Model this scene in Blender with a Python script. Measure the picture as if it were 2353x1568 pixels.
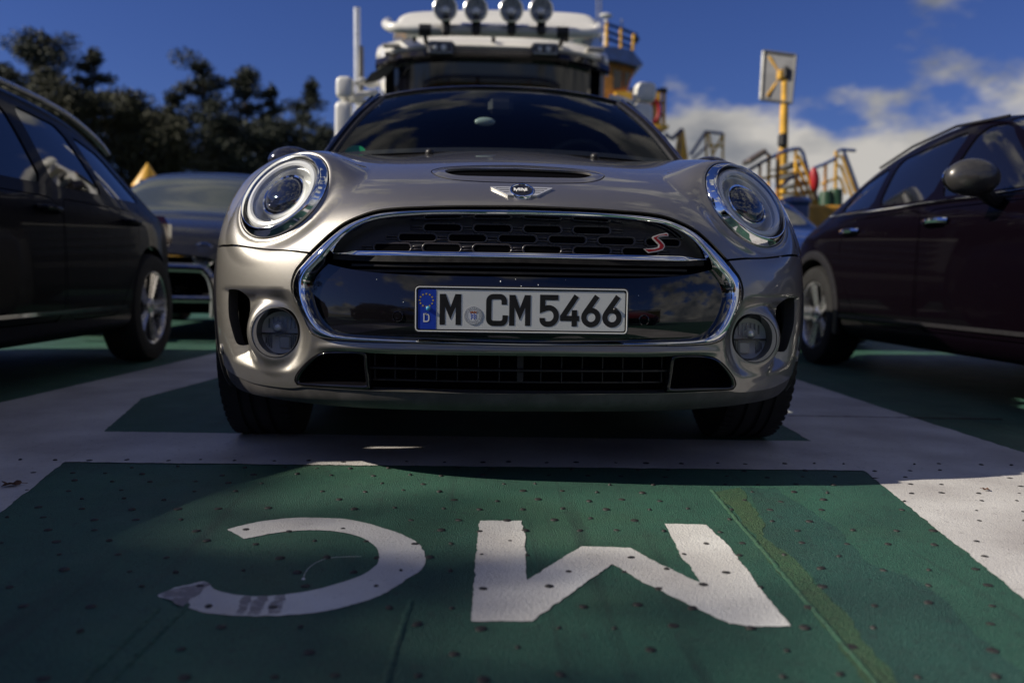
import bpy, math, random
import numpy as np
from mathutils import Vector, Matrix
from mathutils.bvhtree import BVHTree
from mathutils.geometry import delaunay_2d_cdt, tessellate_polygon

# ------------------------------------------------------------------ camera, world, sun, exposure
SC = bpy.context.scene
COL = SC.collection
for o in list(bpy.data.objects):
    bpy.data.objects.remove(o)
CAM_F, CAM_H, CAM_D, CAM_X = 1978.0, 0.530, 2.102, -0.130      # focal length in units of a 2352 wide frame
PITCH, YAW, ROLL = map(math.radians, (4.25, 2.86, 0.92))
FW = np.array([math.sin(YAW)*math.cos(PITCH), math.cos(YAW)*math.cos(PITCH), -math.sin(PITCH)])
_r = np.array([math.cos(YAW), -math.sin(YAW), 0.0])
_u = np.cross(_r, FW)
RT = math.cos(ROLL)*_r + math.sin(ROLL)*_u
UP = -math.sin(ROLL)*_r + math.cos(ROLL)*_u
CO = np.array([CAM_X, -CAM_D, CAM_H])
cam = bpy.data.cameras.new('camera')
cam.sensor_width = 36.0
cam.lens = CAM_F/2352.0*36.0
cam.clip_start, cam.clip_end = 0.05, 3000.0
cam.dof.use_dof = True
cam.dof.focus_distance = 2.12
cam.dof.aperture_fstop = 2.2
camo = bpy.data.objects.new('camera', cam)
COL.objects.link(camo)
M4 = Matrix.Identity(4)
for i in range(3):
    M4[i][0], M4[i][1], M4[i][2], M4[i][3] = RT[i], UP[i], -FW[i], CO[i]
camo.matrix_world = M4
SC.camera = camo

SUN_EL = math.radians(33.0)
SUN_DIR = np.array([-1.0, -0.13, 0.0])
SUN_DIR = SUN_DIR/np.linalg.norm(SUN_DIR)*math.cos(SUN_EL)
SUN_DIR[2] = math.sin(SUN_EL)                                   # towards the sun
SUN_STRENGTH, SKY_STRENGTH, EXPOSURE = 5.0, 0.055, 0.15
sun = bpy.data.lights.new('sun', 'SUN')
sun.energy, sun.angle, sun.color = SUN_STRENGTH, math.radians(0.55), (1.0, 0.92, 0.77)
suno = bpy.data.objects.new('sun', sun)
COL.objects.link(suno)
suno.rotation_euler = Vector(SUN_DIR).to_track_quat('Z', 'Y').to_euler()

world = bpy.data.worlds.new('World')
SC.world = world
world.use_nodes = True
wn, wl = world.node_tree.nodes, world.node_tree.links
wn.clear()
w_out = wn.new('ShaderNodeOutputWorld')
w_bg = wn.new('ShaderNodeBackground')
w_bg.inputs['Strength'].default_value = SKY_STRENGTH
w_sky = wn.new('ShaderNodeTexSky')
w_sky.sky_type = 'NISHITA'
w_sky.sun_disc = False
w_sky.sun_elevation = SUN_EL
w_sky.sun_rotation = math.atan2(SUN_DIR[0], SUN_DIR[1])
w_sky.air_density, w_sky.dust_density, w_sky.ozone_density = 1.0, 0.15, 4.5
w_tc = wn.new('ShaderNodeTexCoord')
w_sep = wn.new('ShaderNodeSeparateXYZ')
wl.new(w_tc.outputs['Generated'], w_sep.inputs[0])

def wmath(op, a, b=None, c=None):
    n = wn.new('ShaderNodeMath'); n.operation = op
    for i, v in enumerate((a, b, c)):
        if v is None: continue
        if isinstance(v, (int, float)): n.inputs[i].default_value = v
        else: wl.new(v, n.inputs[i])
    return n.outputs[0]
def wsmooth(v, lo, hi):
    n = wn.new('ShaderNodeMapRange'); n.interpolation_type = 'SMOOTHSTEP'
    wl.new(v, n.inputs['Value']); n.inputs['From Min'].default_value = lo; n.inputs['From Max'].default_value = hi
    return n.outputs['Result']
# cumulus: fractal noise on the view direction, flattened towards the horizon
w_map = wn.new('ShaderNodeMapping'); w_map.inputs['Scale'].default_value = (1.0, 1.0, 2.0)
w_map.inputs['Location'].default_value = (3.1, 1.7, 0.4)
wl.new(w_tc.outputs['Generated'], w_map.inputs['Vector'])
w_no = wn.new('ShaderNodeTexNoise'); w_no.inputs['Scale'].default_value = 3.6
w_no.inputs['Detail'].default_value = 9.0; w_no.inputs['Roughness'].default_value = 0.52
wl.new(w_map.outputs[0], w_no.inputs['Vector'])
# a bank of cloud over the shore to the right of the road and over the sea behind; a clear gap to the left
dirx, diry, dirz = w_sep.outputs
bank = wmath('MULTIPLY', wsmooth(dirx, 0.03, 0.22), wsmooth(dirz, 0.295, 0.125))
rear = wmath('MAXIMUM', wmath('MULTIPLY', wsmooth(diry, 0.25, -0.4), 0.46), wmath('MULTIPLY', wsmooth(dirz, 0.36, 0.58), 0.44))
bias = wmath('MAXIMUM', bank, rear)
cover = wmath('ADD', w_no.outputs['Fac'], wmath('MULTIPLY', bias, 0.252))
mask = wsmooth(cover, 0.625, 0.705)
w_no2 = wn.new('ShaderNodeTexNoise'); w_no2.inputs['Scale'].default_value = 7.5; w_no2.inputs['Detail'].default_value = 6.0
wl.new(w_map.outputs[0], w_no2.inputs['Vector'])
w_ramp = wn.new('ShaderNodeValToRGB')
w_ramp.color_ramp.elements[0].position, w_ramp.color_ramp.elements[0].color = 0.36, (2.5, 2.75, 3.1, 1)
w_ramp.color_ramp.elements[1].position, w_ramp.color_ramp.elements[1].color = 0.64, (9.6, 9.1, 8.2, 1)
wl.new(w_no2.outputs['Fac'], w_ramp.inputs[0])
w_mix = wn.new('ShaderNodeMix'); w_mix.data_type = 'RGBA'
wl.new(wmath('MULTIPLY', mask, 0.92), w_mix.inputs['Factor'])
w_tint = wn.new('ShaderNodeMix'); w_tint.data_type = 'RGBA'; w_tint.blend_type = 'MULTIPLY'
w_tint.inputs['Factor'].default_value = 1.0
wl.new(w_sky.outputs[0], w_tint.inputs[6])
w_tint.inputs[7].default_value = (0.52, 0.60, 1.08, 1)
wl.new(w_tint.outputs[2], w_mix.inputs[6])
wl.new(w_ramp.outputs[0], w_mix.inputs[7])
wl.new(w_mix.outputs[2], w_bg.inputs['Color'])
wl.new(w_bg.outputs[0], w_out.inputs['Surface'])

vs = SC.view_settings
vs.view_transform = 'Standard'
vs.look = 'None'
vs.exposure = EXPOSURE
vs.gamma = 1.0
vs.use_curve_mapping = False
SC.cycles.use_denoising = True
SC.cycles.max_bounces = 10
SC.cycles.transparent_max_bounces = 12
SC.cycles.caustics_reflective = False
SC.cycles.caustics_refractive = False
SC.cycles.sample_clamp_indirect = 4.0

# ------------------------------------------------------------------ helpers: picture geometry
def proj(P):
    d = np.asarray(P, float) - CO
    z = d@FW
    return np.stack([1176+CAM_F*(d@RT)/z, 784-CAM_F*(d@UP)/z], -1)
def ray(px, py):
    return FW + (px-1176)/CAM_F*RT - (py-784)/CAM_F*UP
def at_y(px, py, y):                                             # the point of the world plane y = const
    d = ray(px, py); return CO + d*((y-CO[1])/d[1])
def at_x(px, py, x):
    d = ray(px, py); return CO + d*((x-CO[0])/d[0])
def at_z(px, py, z=0.0):
    d = ray(px, py); return CO + d*((z-CO[2])/d[2])

# ------------------------------------------------------------------ helpers: materials
MATS = {}
def mat(name, col, rough=0.5, metal=0.0, coat=0.0, bump=0.0, bscale=200.0, var=0.0, vscale=8.0, spec=0.5, emit=None, flake=0.0, coat_rough=0.03, rvar=0.0, dark=None, darkpos=(0.45, 0.62)):
    if name in MATS: return MATS[name]
    m = bpy.data.materials.new(name); m.use_nodes = True
    nt = m.node_tree; n, l = nt.nodes, nt.links
    b = n['Principled BSDF']
    c4 = (*col, 1.0)
    b.inputs['Base Color'].default_value = c4
    b.inputs['Roughness'].default_value = rough
    b.inputs['Metallic'].default_value = metal
    b.inputs['Coat Weight'].default_value = coat
    b.inputs['Coat Roughness'].default_value = coat_rough
    b.inputs['Specular IOR Level'].default_value = spec
    tc = n.new('ShaderNodeTexCoord')
    def noise(scale, detail=4.0, rough_=0.55):
        t = n.new('ShaderNodeTexNoise'); t.inputs['Scale'].default_value = scale
        t.inputs['Detail'].default_value = detail; t.inputs['Roughness'].default_value = rough_
        l.new(tc.outputs['Object'], t.inputs['Vector']); return t
    if var > 0 or dark:
        t = noise(vscale, 6.0, 0.6)
        r = n.new('ShaderNodeValToRGB')
        lo = tuple(c*(1-var) for c in col) if not dark else dark
        r.color_ramp.elements[0].position, r.color_ramp.elements[1].position = darkpos
        r.color_ramp.elements[0].color = (*lo, 1)
        r.color_ramp.elements[1].color = (*[min(1, c*(1+var*0.5)) for c in col], 1)
        l.new(t.outputs['Fac'], r.inputs[0]); l.new(r.outputs[0], b.inputs['Base Color'])
    if rvar > 0:
        t = noise(vscale*2.3, 5.0, 0.65)
        mr = n.new('ShaderNodeMapRange')
        mr.inputs['From Min'].default_value, mr.inputs['From Max'].default_value = 0.3, 0.7
        mr.inputs['To Min'].default_value, mr.inputs['To Max'].default_value = max(0.0, rough-rvar), min(1.0, rough+rvar)
        l.new(t.outputs['Fac'], mr.inputs['Value']); l.new(mr.outputs[0], b.inputs['Roughness'])
    if flake > 0:
        v = n.new('ShaderNodeTexVoronoi'); v.inputs['Scale'].default_value = 1500.0
        l.new(tc.outputs['Object'], v.inputs['Vector'])
        bp = n.new('ShaderNodeBump'); bp.inputs['Strength'].default_value = flake; bp.inputs['Distance'].default_value = 0.0004
        l.new(v.outputs['Distance'], bp.inputs['Height']); l.new(bp.outputs[0], b.inputs['Normal'])
    elif bump > 0:
        t = noise(bscale, 4.0, 0.6)
        bp = n.new('ShaderNodeBump'); bp.inputs['Strength'].default_value = bump; bp.inputs['Distance'].default_value = 0.002
        l.new(t.outputs['Fac'], bp.inputs['Height']); l.new(bp.outputs[0], b.inputs['Normal'])
    if emit:
        b.inputs['Emission Color'].default_value = (*emit[0], 1); b.inputs['Emission Strength'].default_value = emit[1]
    MATS[name] = m
    return m
def glass_mat(name, tint=(0.9, 0.9, 0.9), ior=1.5, rough=0.0, dots=0.0, gloss=1.0):
    if name in MATS: return MATS[name]
    m = bpy.data.materials.new(name); m.use_nodes = True
    n, l = m.node_tree.nodes, m.node_tree.links
    n.remove(n['Principled BSDF'])
    out = n['Material Output']
    tr = n.new('ShaderNodeBsdfTransparent'); tr.inputs[0].default_value = (*tint, 1)
    gl = n.new('ShaderNodeBsdfGlossy'); gl.inputs['Roughness'].default_value = rough; gl.inputs['Color'].default_value = (gloss, gloss, gloss, 1)
    fr = n.new('ShaderNodeFresnel')                     # a single sheet: the same reflectance from both sides
    ge = n.new('ShaderNodeNewGeometry'); mi = n.new('ShaderNodeMapRange'); mi.inputs['To Min'].default_value = ior; mi.inputs['To Max'].default_value = 1.0/ior
    l.new(ge.outputs['Backfacing'], mi.inputs['Value']); l.new(mi.outputs[0], fr.inputs['IOR'])
    mx = n.new('ShaderNodeMixShader')
    l.new(fr.outputs[0], mx.inputs[0]); l.new(tr.outputs[0], mx.inputs[1]); l.new(gl.outputs[0], mx.inputs[2])
    tc = n.new('ShaderNodeTexCoord'); t = n.new('ShaderNodeTexNoise'); t.inputs['Scale'].default_value = 3.0
    l.new(tc.outputs['Object'], t.inputs['Vector'])
    bp = n.new('ShaderNodeBump'); bp.inputs['Strength'].default_value = 0.02; bp.inputs['Distance'].default_value = 0.02
    if dots:
        t.inputs['Scale'].default_value = dots; bp.inputs['Strength'].default_value = 0.6; bp.inputs['Distance'].default_value = 0.001
    l.new(t.outputs['Fac'], bp.inputs['Height']); l.new(bp.outputs[0], gl.inputs['Normal']); l.new(bp.outputs[0], fr.inputs['Normal'])
    l.new(mx.outputs[0], out.inputs['Surface'])
    MATS[name] = m
    return m

# ------------------------------------------------------------------ helpers: meshes and objects
def empty(name, loc=(0, 0, 0), parent=None):
    o = bpy.data.objects.new(name, None); o.empty_display_size = 0.1
    COL.objects.link(o); o.location = loc
    if parent: o.parent = parent
    return o
def tag(o, label=None, cat=None, group=None, kind=None):
    if label: o['label'] = label
    if cat: o['category'] = cat
    if group: o['group'] = group
    if kind: o['kind'] = kind
    return o
def put(name, me, parent=None, loc=None, matrix=None):
    o = bpy.data.objects.new(name, me); COL.objects.link(o)
    if parent: o.parent = parent
    if loc is not None: o.location = loc
    if matrix is not None: o.matrix_local = matrix
    return o
def mesh(name, V, F, m, smooth=True, normals=None, angle=None):
    me = bpy.data.meshes.new(name)
    me.from_pydata([tuple(map(float, v)) for v in V], [], [tuple(map(int, f)) for f in F])
    if m: me.materials.append(m)
    if smooth: me.shade_smooth()
    me.update()
    if normals is not None:
        me.normals_split_custom_set_from_vertices([tuple(map(float, q)) for q in normals])
    elif smooth and angle is not None:
        me.set_sharp_from_angle(angle=math.radians(angle))
    return me
class MB:
    """collects simple shapes and links them as one mesh"""
    def __init__(s): s.V, s.F = [], []
    def add(s, V, F):
        k = len(s.V); s.V += [tuple(map(float, v)) for v in V]; s.F += [tuple(int(i)+k for i in f) for f in F]; return s
    def box(s, c, d, rz=0.0, rx=0.0, ry=0.0, bev=0.0):
        R = Matrix.Rotation(rz, 3, 'Z')@Matrix.Rotation(ry, 3, 'Y')@Matrix.Rotation(rx, 3, 'X')
        hx, hy, hz = d[0]/2, d[1]/2, d[2]/2
        if bev <= 0:
            V = [Vector(c)+R@Vector((x*hx, y*hy, z*hz)) for x in (-1, 1) for y in (-1, 1) for z in (-1, 1)]
            return s.add(V, [(0, 1, 3, 2), (4, 6, 7, 5), (0, 4, 5, 1), (2, 3, 7, 6), (0, 2, 6, 4), (1, 5, 7, 3)])
        b = min(bev, hx*.9, hy*.9, hz*.9); V, F, idx = [], [], {}
        for x in (-1, 1):
            for y in (-1, 1):
                for z in (-1, 1):
                    for a in range(3):
                        p = [x*(hx-b), y*(hy-b), z*(hz-b)]; p[a] += (x, y, z)[a]*b
                        idx[(x, y, z, a)] = len(V); V.append(Vector(c)+R@Vector(p))
        g = lambda x, y, z, a: idx[(x, y, z, a)]
        for sg in (-1, 1):
            F.append([g(sg, *q, 0) for q in ((-1, -1), (1, -1), (1, 1), (-1, 1))][::sg])
            F.append([g(q[0], sg, q[1], 1) for q in ((-1, -1), (-1, 1), (1, 1), (1, -1))][::sg])
            F.append([g(q[0], q[1], sg, 2) for q in ((-1, -1), (1, -1), (1, 1), (-1, 1))][::sg])
        for a in (-1, 1):
            for b_ in (-1, 1):
                F.append([g(-1, a, b_, 1), g(1, a, b_, 1), g(1, a, b_, 2), g(-1, a, b_, 2)])
                F.append([g(a, -1, b_, 0), g(a, 1, b_, 0), g(a, 1, b_, 2), g(a, -1, b_, 2)])
                F.append([g(a, b_, -1, 0), g(a, b_, 1, 0), g(a, b_, 1, 1), g(a, b_, -1, 1)])
        for x in (-1, 1):
            for y in (-1, 1):
                for z in (-1, 1): F.append([g(x, y, z, 0), g(x, y, z, 1), g(x, y, z, 2)])
        return s.add(V, F)
    def tube(s, pts, r, n=8, closed=False, caps=True, sx=1.0, sz=1.0):
        pts = [Vector(p) for p in pts]; m = len(pts); rr = r if hasattr(r, '__len__') else [r]*m
        V, F = [], []; prev = None
        for i, p in enumerate(pts):
            a = pts[(i-1) % m] if (i > 0 or closed) else p
            b = pts[(i+1) % m] if (i < m-1 or closed) else p
            t = (b-a).normalized()
            if prev is None:
                prev = Vector((0, 0, 1)) if abs(t.z) < .9 else Vector((1, 0, 0))
            x = (prev - t*prev.dot(t))
            x = x.normalized() if x.length > 1e-6 else t.orthogonal().normalized()
            y = t.cross(x); prev = x
            for k in range(n):
                th = 2*math.pi*k/n
                V.append(p + (x*math.cos(th)*sz + y*math.sin(th)*sx)*rr[i])
        for i in range(m if closed else m-1):
            for k in range(n):
                j = (i+1) % m
                F.append((i*n+k, i*n+(k+1) % n, j*n+(k+1) % n, j*n+k))
        if caps and not closed:
            F.append(tuple(range(n))[::-1]); F.append(tuple((m-1)*n+k for k in range(n)))
        return s.add(V, F)
    def lathe(s, prof, n=32, mtx=None, shift=None, cap0=False, cap1=False):
        """prof = (r, z) pairs about local Z; shift moves each ring (x, y)"""
        V, F = [], []
        for i, (r, z) in enumerate(prof):
            sx, sy = shift[i] if shift else (0, 0)
            for k in range(n):
                th = 2*math.pi*k/n; v = Vector((r*math.cos(th)+sx, r*math.sin(th)+sy, z))
                V.append(mtx@v if mtx else v)
        for i in range(len(prof)-1):
            for k in range(n):
                F.append((i*n+k, i*n+(k+1) % n, (i+1)*n+(k+1) % n, (i+1)*n+k))
        if cap0: F.append(tuple(range(n))[::-1])
        if cap1: F.append(tuple((len(prof)-1)*n+k for k in range(n)))
        return s.add(V, F)
    def prism(s, poly, z0, z1, mtx=None):
        """2-D polygon (x, y) between two heights, any outline"""
        poly = [tuple(p) for p in poly]
        a = sum(poly[i][0]*poly[(i+1) % len(poly)][1]-poly[(i+1) % len(poly)][0]*poly[i][1] for i in range(len(poly)))
        if a < 0: poly = poly[::-1]
        n = len(poly); T = tessellate_polygon([[Vector((x, y, 0)) for x, y in poly]])
        V = [Vector((x, y, z0)) for x, y in poly]+[Vector((x, y, z1)) for x, y in poly]
        if mtx: V = [mtx@v for v in V]
        F = []
        for t in T:
            (x0, y0), (x1, y1), (x2, y2) = (poly[i] for i in t)
            if (x1-x0)*(y2-y0)-(x2-x0)*(y1-y0) < 0: t = (t[0], t[2], t[1])
            F.append(tuple(i+n for i in t)); F.append((t[0], t[2], t[1]))
        for i in range(n): F.append((i, (i+1) % n, (i+1) % n+n, i+n))
        return s.add(V, F)
    def sphere(s, c, r, nu=16, nv=10, sc=(1, 1, 1), mtx=None):
        V, F = [], []
        for j in range(nv+1):
            ph = math.pi*j/nv
            for k in range(nu):
                th = 2*math.pi*k/nu
                v = Vector((math.sin(ph)*math.cos(th)*sc[0], math.sin(ph)*math.sin(th)*sc[1], math.cos(ph)*sc[2]))*r
                V.append(Vector(c)+(mtx@v if mtx else v))
        for j in range(nv):
            for k in range(nu): F.append((j*nu+k, (j+1)*nu+k, (j+1)*nu+(k+1) % nu, j*nu+(k+1) % nu))
        return s.add(V, F)
    def grid(s, P, flip=False):
        """P[i][j] points"""
        ni, nj = len(P), len(P[0]); V = [p for r_ in P for p in r_]; F = []
        for i in range(ni-1):
            for j in range(nj-1):
                f = (i*nj+j, i*nj+j+1, (i+1)*nj+j+1, (i+1)*nj+j); F.append(f[::-1] if flip else f)
        return s.add(V, F)
    def build(s, name, m, parent=None, smooth=True, angle=35, loc=None, matrix=None):
        return put(name, mesh(name, s.V, s.F, m, smooth, angle=angle), parent, loc, matrix)
def stroke(pts, w, closed=False):
    """outline polygon(s) of a thick polyline as quads with mitres: returns V (2-D), F"""
    P = [Vector(p) for p in pts]; n = len(P); V, F = [], []
    for i in range(n):
        a = P[(i-1) % n] if (i > 0 or closed) else None
        b = P[(i+1) % n] if (i < n-1 or closed) else None
        d0 = (P[i]-a).normalized() if a is not None else (b-P[i]).normalized()
        d1 = (b-P[i]).normalized() if b is not None else d0
        n0, n1 = Vector((-d0.y, d0.x)), Vector((-d1.y, d1.x))
        m = (n0+n1).normalized(); k = w/2/max(.45, m.dot(n0))
        V += [P[i]+m*k, P[i]-m*k]
    for i in range(n if closed else n-1):
        j = (i+1) % n; F.append((2*i+1, 2*j+1, 2*j, 2*i))
    return V, F
def arc(cx, cy, r, a0, a1, n=10, ry=None):
    return [(cx+r*math.cos(math.radians(a0+(a1-a0)*i/n)), cy+(ry or r)*math.sin(math.radians(a0+(a1-a0)*i/n))) for i in range(n+1)]
def frame(c, nrm, upv=(0, 0, 1)):
    z = Vector(nrm).normalized(); x = Vector(upv).cross(z).normalized(); y = z.cross(x)
    m = Matrix.Identity(4)
    for i in range(3): m[i][0], m[i][1], m[i][2], m[i][3] = x[i], y[i], z[i], c[i]
    return m
def mirror_x(m):
    return Matrix.Diagonal((-1, 1, 1, 1))@m@Matrix.Diagonal((-1, 1, 1, 1))
def smooth(pts, n=6, closed=False):
    """Catmull-Rom through the points"""
    P = np.array(pts, float); m = len(P); out = []
    for i in range(m if closed else m-1):
        p0, p1, p2, p3 = (P[(i+k) % m] if closed else P[min(max(i+k, 0), m-1)] for k in (-1, 0, 1, 2))
        for k in range(n):
            t = k/n; out.append(.5*((2*p1)+(-p0+p2)*t+(2*p0-5*p1+4*p2-p3)*t*t+(-p0+3*p1-3*p2+p3)*t**3))
    if not closed: out.append(P[-1])
    return np.array(out)

# ------------------------------------------------------------------ helpers: smooth body surfaces with cut outlines
def _bas(t): return np.stack([(1-t)**3/6, (3*t**3-6*t**2+4)/6, (-3*t**3+3*t**2+3*t+1)/6, t**3/6], -1)
class Surf:
    """bicubic B-spline of half a car body, mirrored about x = 0; G[col][row]; column 0 lies on x = 0 when sym='col', last row when sym='row'"""
    def __init__(s, G, sym='col', nu=160, nv=300):
        G = np.array(G, float); mir = np.array([-1, 1, 1]); s.sym = sym
        if sym == 'col':
            E = np.concatenate([G[1:2]*mir, G, 2*G[-1:]-G[-2:-1]], 0)
            E = np.concatenate([2*E[:, :1]-E[:, 1:2], E, 2*E[:, -1:]-E[:, -2:-1]], 1)
        else:
            E = np.concatenate([2*G[:1]-G[1:2], G, 2*G[-1:]-G[-2:-1]], 0)
            E = np.concatenate([2*E[:, :1]-E[:, 1:2], E, E[:, -2:-1]*mir], 1)
        s.E, s.NC, s.NR = E, G.shape[0], G.shape[1]
        s.u1, s.v1 = s.NC-1, s.NR-1
        us, vs_ = np.linspace(0, s.u1, nu), np.linspace(0, s.v1, nv)
        U, Vv = np.meshgrid(us, vs_, indexing='ij'); s.T = s.ev(U, Vv); s.us, s.vs, s.nv = us, vs_, nv
        idx = np.arange(nu*nv).reshape(nu, nv)
        q = np.stack([idx[:-1, :-1], idx[1:, :-1], idx[1:, 1:], idx[:-1, 1:]], -1).reshape(-1, 4)
        s.q = q; s.P = s.T.reshape(-1, 3)
        s.bvh = BVHTree.FromPolygons(s.P.tolist(), q.tolist())
    def ev(s, u, v):
        u, v = np.asarray(u, float), np.asarray(v, float); sg = np.where(u < 0, -1.0, 1.0) if s.sym == 'col' else 1.0
        uu = np.abs(u) if s.sym == 'col' else u
        if s.sym == 'row':
            sg = np.where(v > s.v1, -1.0, 1.0); v = np.where(v > s.v1, 2*s.v1-v, v)
        i = np.clip(np.floor(uu).astype(int), 0, s.NC-2); j = np.clip(np.floor(v).astype(int), 0, s.NR-2)
        bu, bv, P = _bas(uu-i), _bas(v-j), 0
        for a in range(4):
            for b in range(4): P = P+(bu[..., a]*bv[..., b])[..., None]*s.E[i+a, j+b]
        P = np.array(P); P[..., 0] *= sg
        return P
    def cast(s, o, d):
        h = s.bvh.ray_cast(Vector(o), Vector(d).normalized())
        if h[0] is None: return None
        f = s.q[h[2]]; A, B, D = s.P[f[0]], s.P[f[1]], s.P[f[3]]; p = np.array(h[0])-A
        e1, e2 = B-A, D-A; g = np.array([[e1@e1, e1@e2], [e1@e2, e2@e2]])
        try: a, b = np.linalg.solve(g, [p@e1, p@e2])
        except np.linalg.LinAlgError: a = b = .5
        i, j = divmod(int(f[0]), s.nv)
        return (s.us[i]+np.clip(a, 0, 1)*(s.us[1]-s.us[0]), s.vs[j]+np.clip(b, 0, 1)*(s.vs[1]-s.vs[0]))
    def px(s, pts):
        """picture points of the left side -> (u, v) on the positive half"""
        o = CO*np.array([-1, 1, 1]); out = []
        for x, y in pts:
            h = s.cast(o, ray(x, y)*np.array([-1, 1, 1]))
            if h: out.append(h)
        return np.array(out)
    def side(s, pts, x0=3.0):
        """(y, z) points seen from the side"""
        out = []
        for y, z in pts:
            h = s.cast((x0, y, z), (-1, 0, 0))
            if h: out.append(h)
        return np.array(out)
def inside(P, L):
    """points P in closed loop L (both N x 2)"""
    lo, hi = np.min(L, 0), np.max(L, 0); m = ((P >= lo) & (P <= hi)).all(1); r0 = np.zeros(len(P), bool)
    if not m.any(): return r0
    x, y = P[m, 0], P[m, 1]; r = np.zeros(len(x), bool); n = len(L)
    for i in range(n):
        x0, y0 = L[i]; x1, y1 = L[(i+1) % n]
        if y0 == y1: continue
        c = ((y0 > y) != (y1 > y)); r ^= c & (x < (x1-x0)*(y-y0)/(y1-y0)+x0)
    r0[m] = r
    return r0
def segdist(P, L, closed, rmax=None):
    d = np.full(len(P), 1e9); n = len(L); L = np.asarray(L, float)
    if rmax is not None:
        lo, hi = L.min(0)-rmax, L.max(0)+rmax; m = ((P > lo) & (P < hi)).all(1)
        if not m.any(): return d
        d[m] = segdist(P[m], L, closed); return d
    for i in range(n if closed else n-1):
        a, b = L[i], L[(i+1) % n]; e = b-a; q = e@e
        t = np.clip(((P-a)@e)/max(q, 1e-12), 0, 1); d = np.minimum(d, np.linalg.norm(P-a-t[:, None]*e, axis=1))
    return d
def trim(su, sv, u0, u1, v0, v1, lines, h, dens=None):
    """triangulate the (u, v) rectangle with the lines as edges; su, sv metres per unit; returns uv, triangles"""
    K = np.array([su, sv]); pts, edges = [], []
    def addl(L, closed):
        k = len(pts); n = len(L)
        for p in L: pts.append(p*K)
        for i in range(n if closed else n-1): edges.append((k+i, k+(i+1) % n))
    nb, mb = max(2, int((u1-u0)*su/h)), max(2, int((v1-v0)*sv/h))
    rect = [(u0+(u1-u0)*i/nb, v0) for i in range(nb)]+[(u1, v0+(v1-v0)*i/mb) for i in range(mb)]
    rect += [(u1-(u1-u0)*i/nb, v1) for i in range(nb)]+[(u0, v1-(v1-v0)*i/mb) for i in range(mb)]
    allL = [(np.array(rect), True)]+[(np.array(L, float), c) for L, c in lines]
    for L, c in allL: addl(L, c)
    gx, gy = np.meshgrid(np.arange(u0*su+h/2, u1*su, h), np.arange(v0*sv+h/2, v1*sv, h*.87))
    gx = gx+(np.arange(gy.shape[0]) % 2)[:, None]*h/2
    g = np.stack([gx.ravel(), gy.ravel()], 1)
    keep = (g[:, 0] < u1*su-h*.3)
    for L, c in allL:
        nn = len(L)
        for i in range(0, nn, 8):                      # in short runs, each with its own neighbourhood
            run = L[i:i+9] if (i+9 <= nn or not c) else np.concatenate([L[i:], L[:1]])
            if len(run) > 1: keep &= segdist(g, run*K, False, h) > h*.42
    g = g[keep]
    pts = [Vector(p) for p in pts]+[Vector(p) for p in g]
    V, _, F, _, _, _ = delaunay_2d_cdt(pts, edges, [], 0, 1e-7)
    uv = np.array([tuple(v) for v in V])/K
    T = np.array([f for f in F if len(f) == 3])
    c = uv[T].mean(1)
    ok = (c[:, 0] > u0) & (c[:, 0] < u1) & (c[:, 1] > v0) & (c[:, 1] < v1)
    return uv, T[ok]
def normals_of(fn, uv, e=2e-3):
    u, v = uv[:, 0], uv[:, 1]
    du = fn(u+e, v)-fn(u-e, v); dv = fn(u, v+e)-fn(u, v-e)
    N = np.cross(du, dv); return N/np.maximum(np.linalg.norm(N, axis=1), 1e-12)[:, None]
def skin(name, fn, uv, T, m, parent, flange=0.012, flip=1.0):
    """one body part: triangles T lifted by fn(u, v), its border turned inwards"""
    used = np.unique(T); remap = -np.ones(len(uv), int); remap[used] = np.arange(len(used))
    uv, T = uv[used], remap[T]
    P = fn(uv[:, 0], uv[:, 1]); N = normals_of(fn, uv)*flip
    tn = np.cross(P[T[:, 1]]-P[T[:, 0]], P[T[:, 2]]-P[T[:, 0]])
    bad = (tn*N[T].mean(1)).sum(1) < 0
    T = np.where(bad[:, None], T[:, [0, 2, 1]], T)
    V, NN, F = [P], [N], [tuple(t) for t in T]
    if flange > 0:
        cnt = {}
        for a, b, c in T:
            for e in ((a, b), (b, c), (c, a)):
                k = (min(e), max(e)); cnt[k] = None if k in cnt else e
        be = [e for e in cnt.values() if e]
        k = len(P); add, addn = [], []
        for a, b in be:
            fa, fb = P[a]-N[a]*flange, P[b]-N[b]*flange
            fnm = np.cross(P[b]-P[a], N[a]); fnm = fnm/max(np.linalg.norm(fnm), 1e-9)
            add += [P[a], P[b], fb, fa]; addn += [fnm]*4
            F.append((k+1, k, k+3, k+2)); k += 4
        if add: V.append(np.array(add)); NN.append(np.array(addn))
    return put(name, mesh(name, np.concatenate(V), F, m, True, normals=np.concatenate(NN)), parent)
def band(name, rows, m, parent, closed=True, smooth_=True, angle=50):
    """surface through parallel loops of 3-D points"""
    R = [np.array(r) for r in rows]; n = len(R[0]); V = np.concatenate(R); F = []
    for i in range(len(R)-1):
        for k in range(n if closed else n-1):
            j = (k+1) % n; F.append((i*n+k, i*n+j, (i+1)*n+j, (i+1)*n+k))
    return put(name, mesh(name, V, F, m, smooth_, angle=angle), parent)
def resample(L, n, closed=True):
    L = np.array(L, float); Q = np.concatenate([L, L[:1]]) if closed else L
    d = np.concatenate([[0], np.cumsum(np.linalg.norm(np.diff(Q, axis=0), axis=1))])
    t = np.linspace(0, d[-1], n+1)[:-1] if closed else np.linspace(0, d[-1], n)
    return np.stack([np.interp(t, d, Q[:, k]) for k in range(L.shape[1])], 1)

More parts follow.
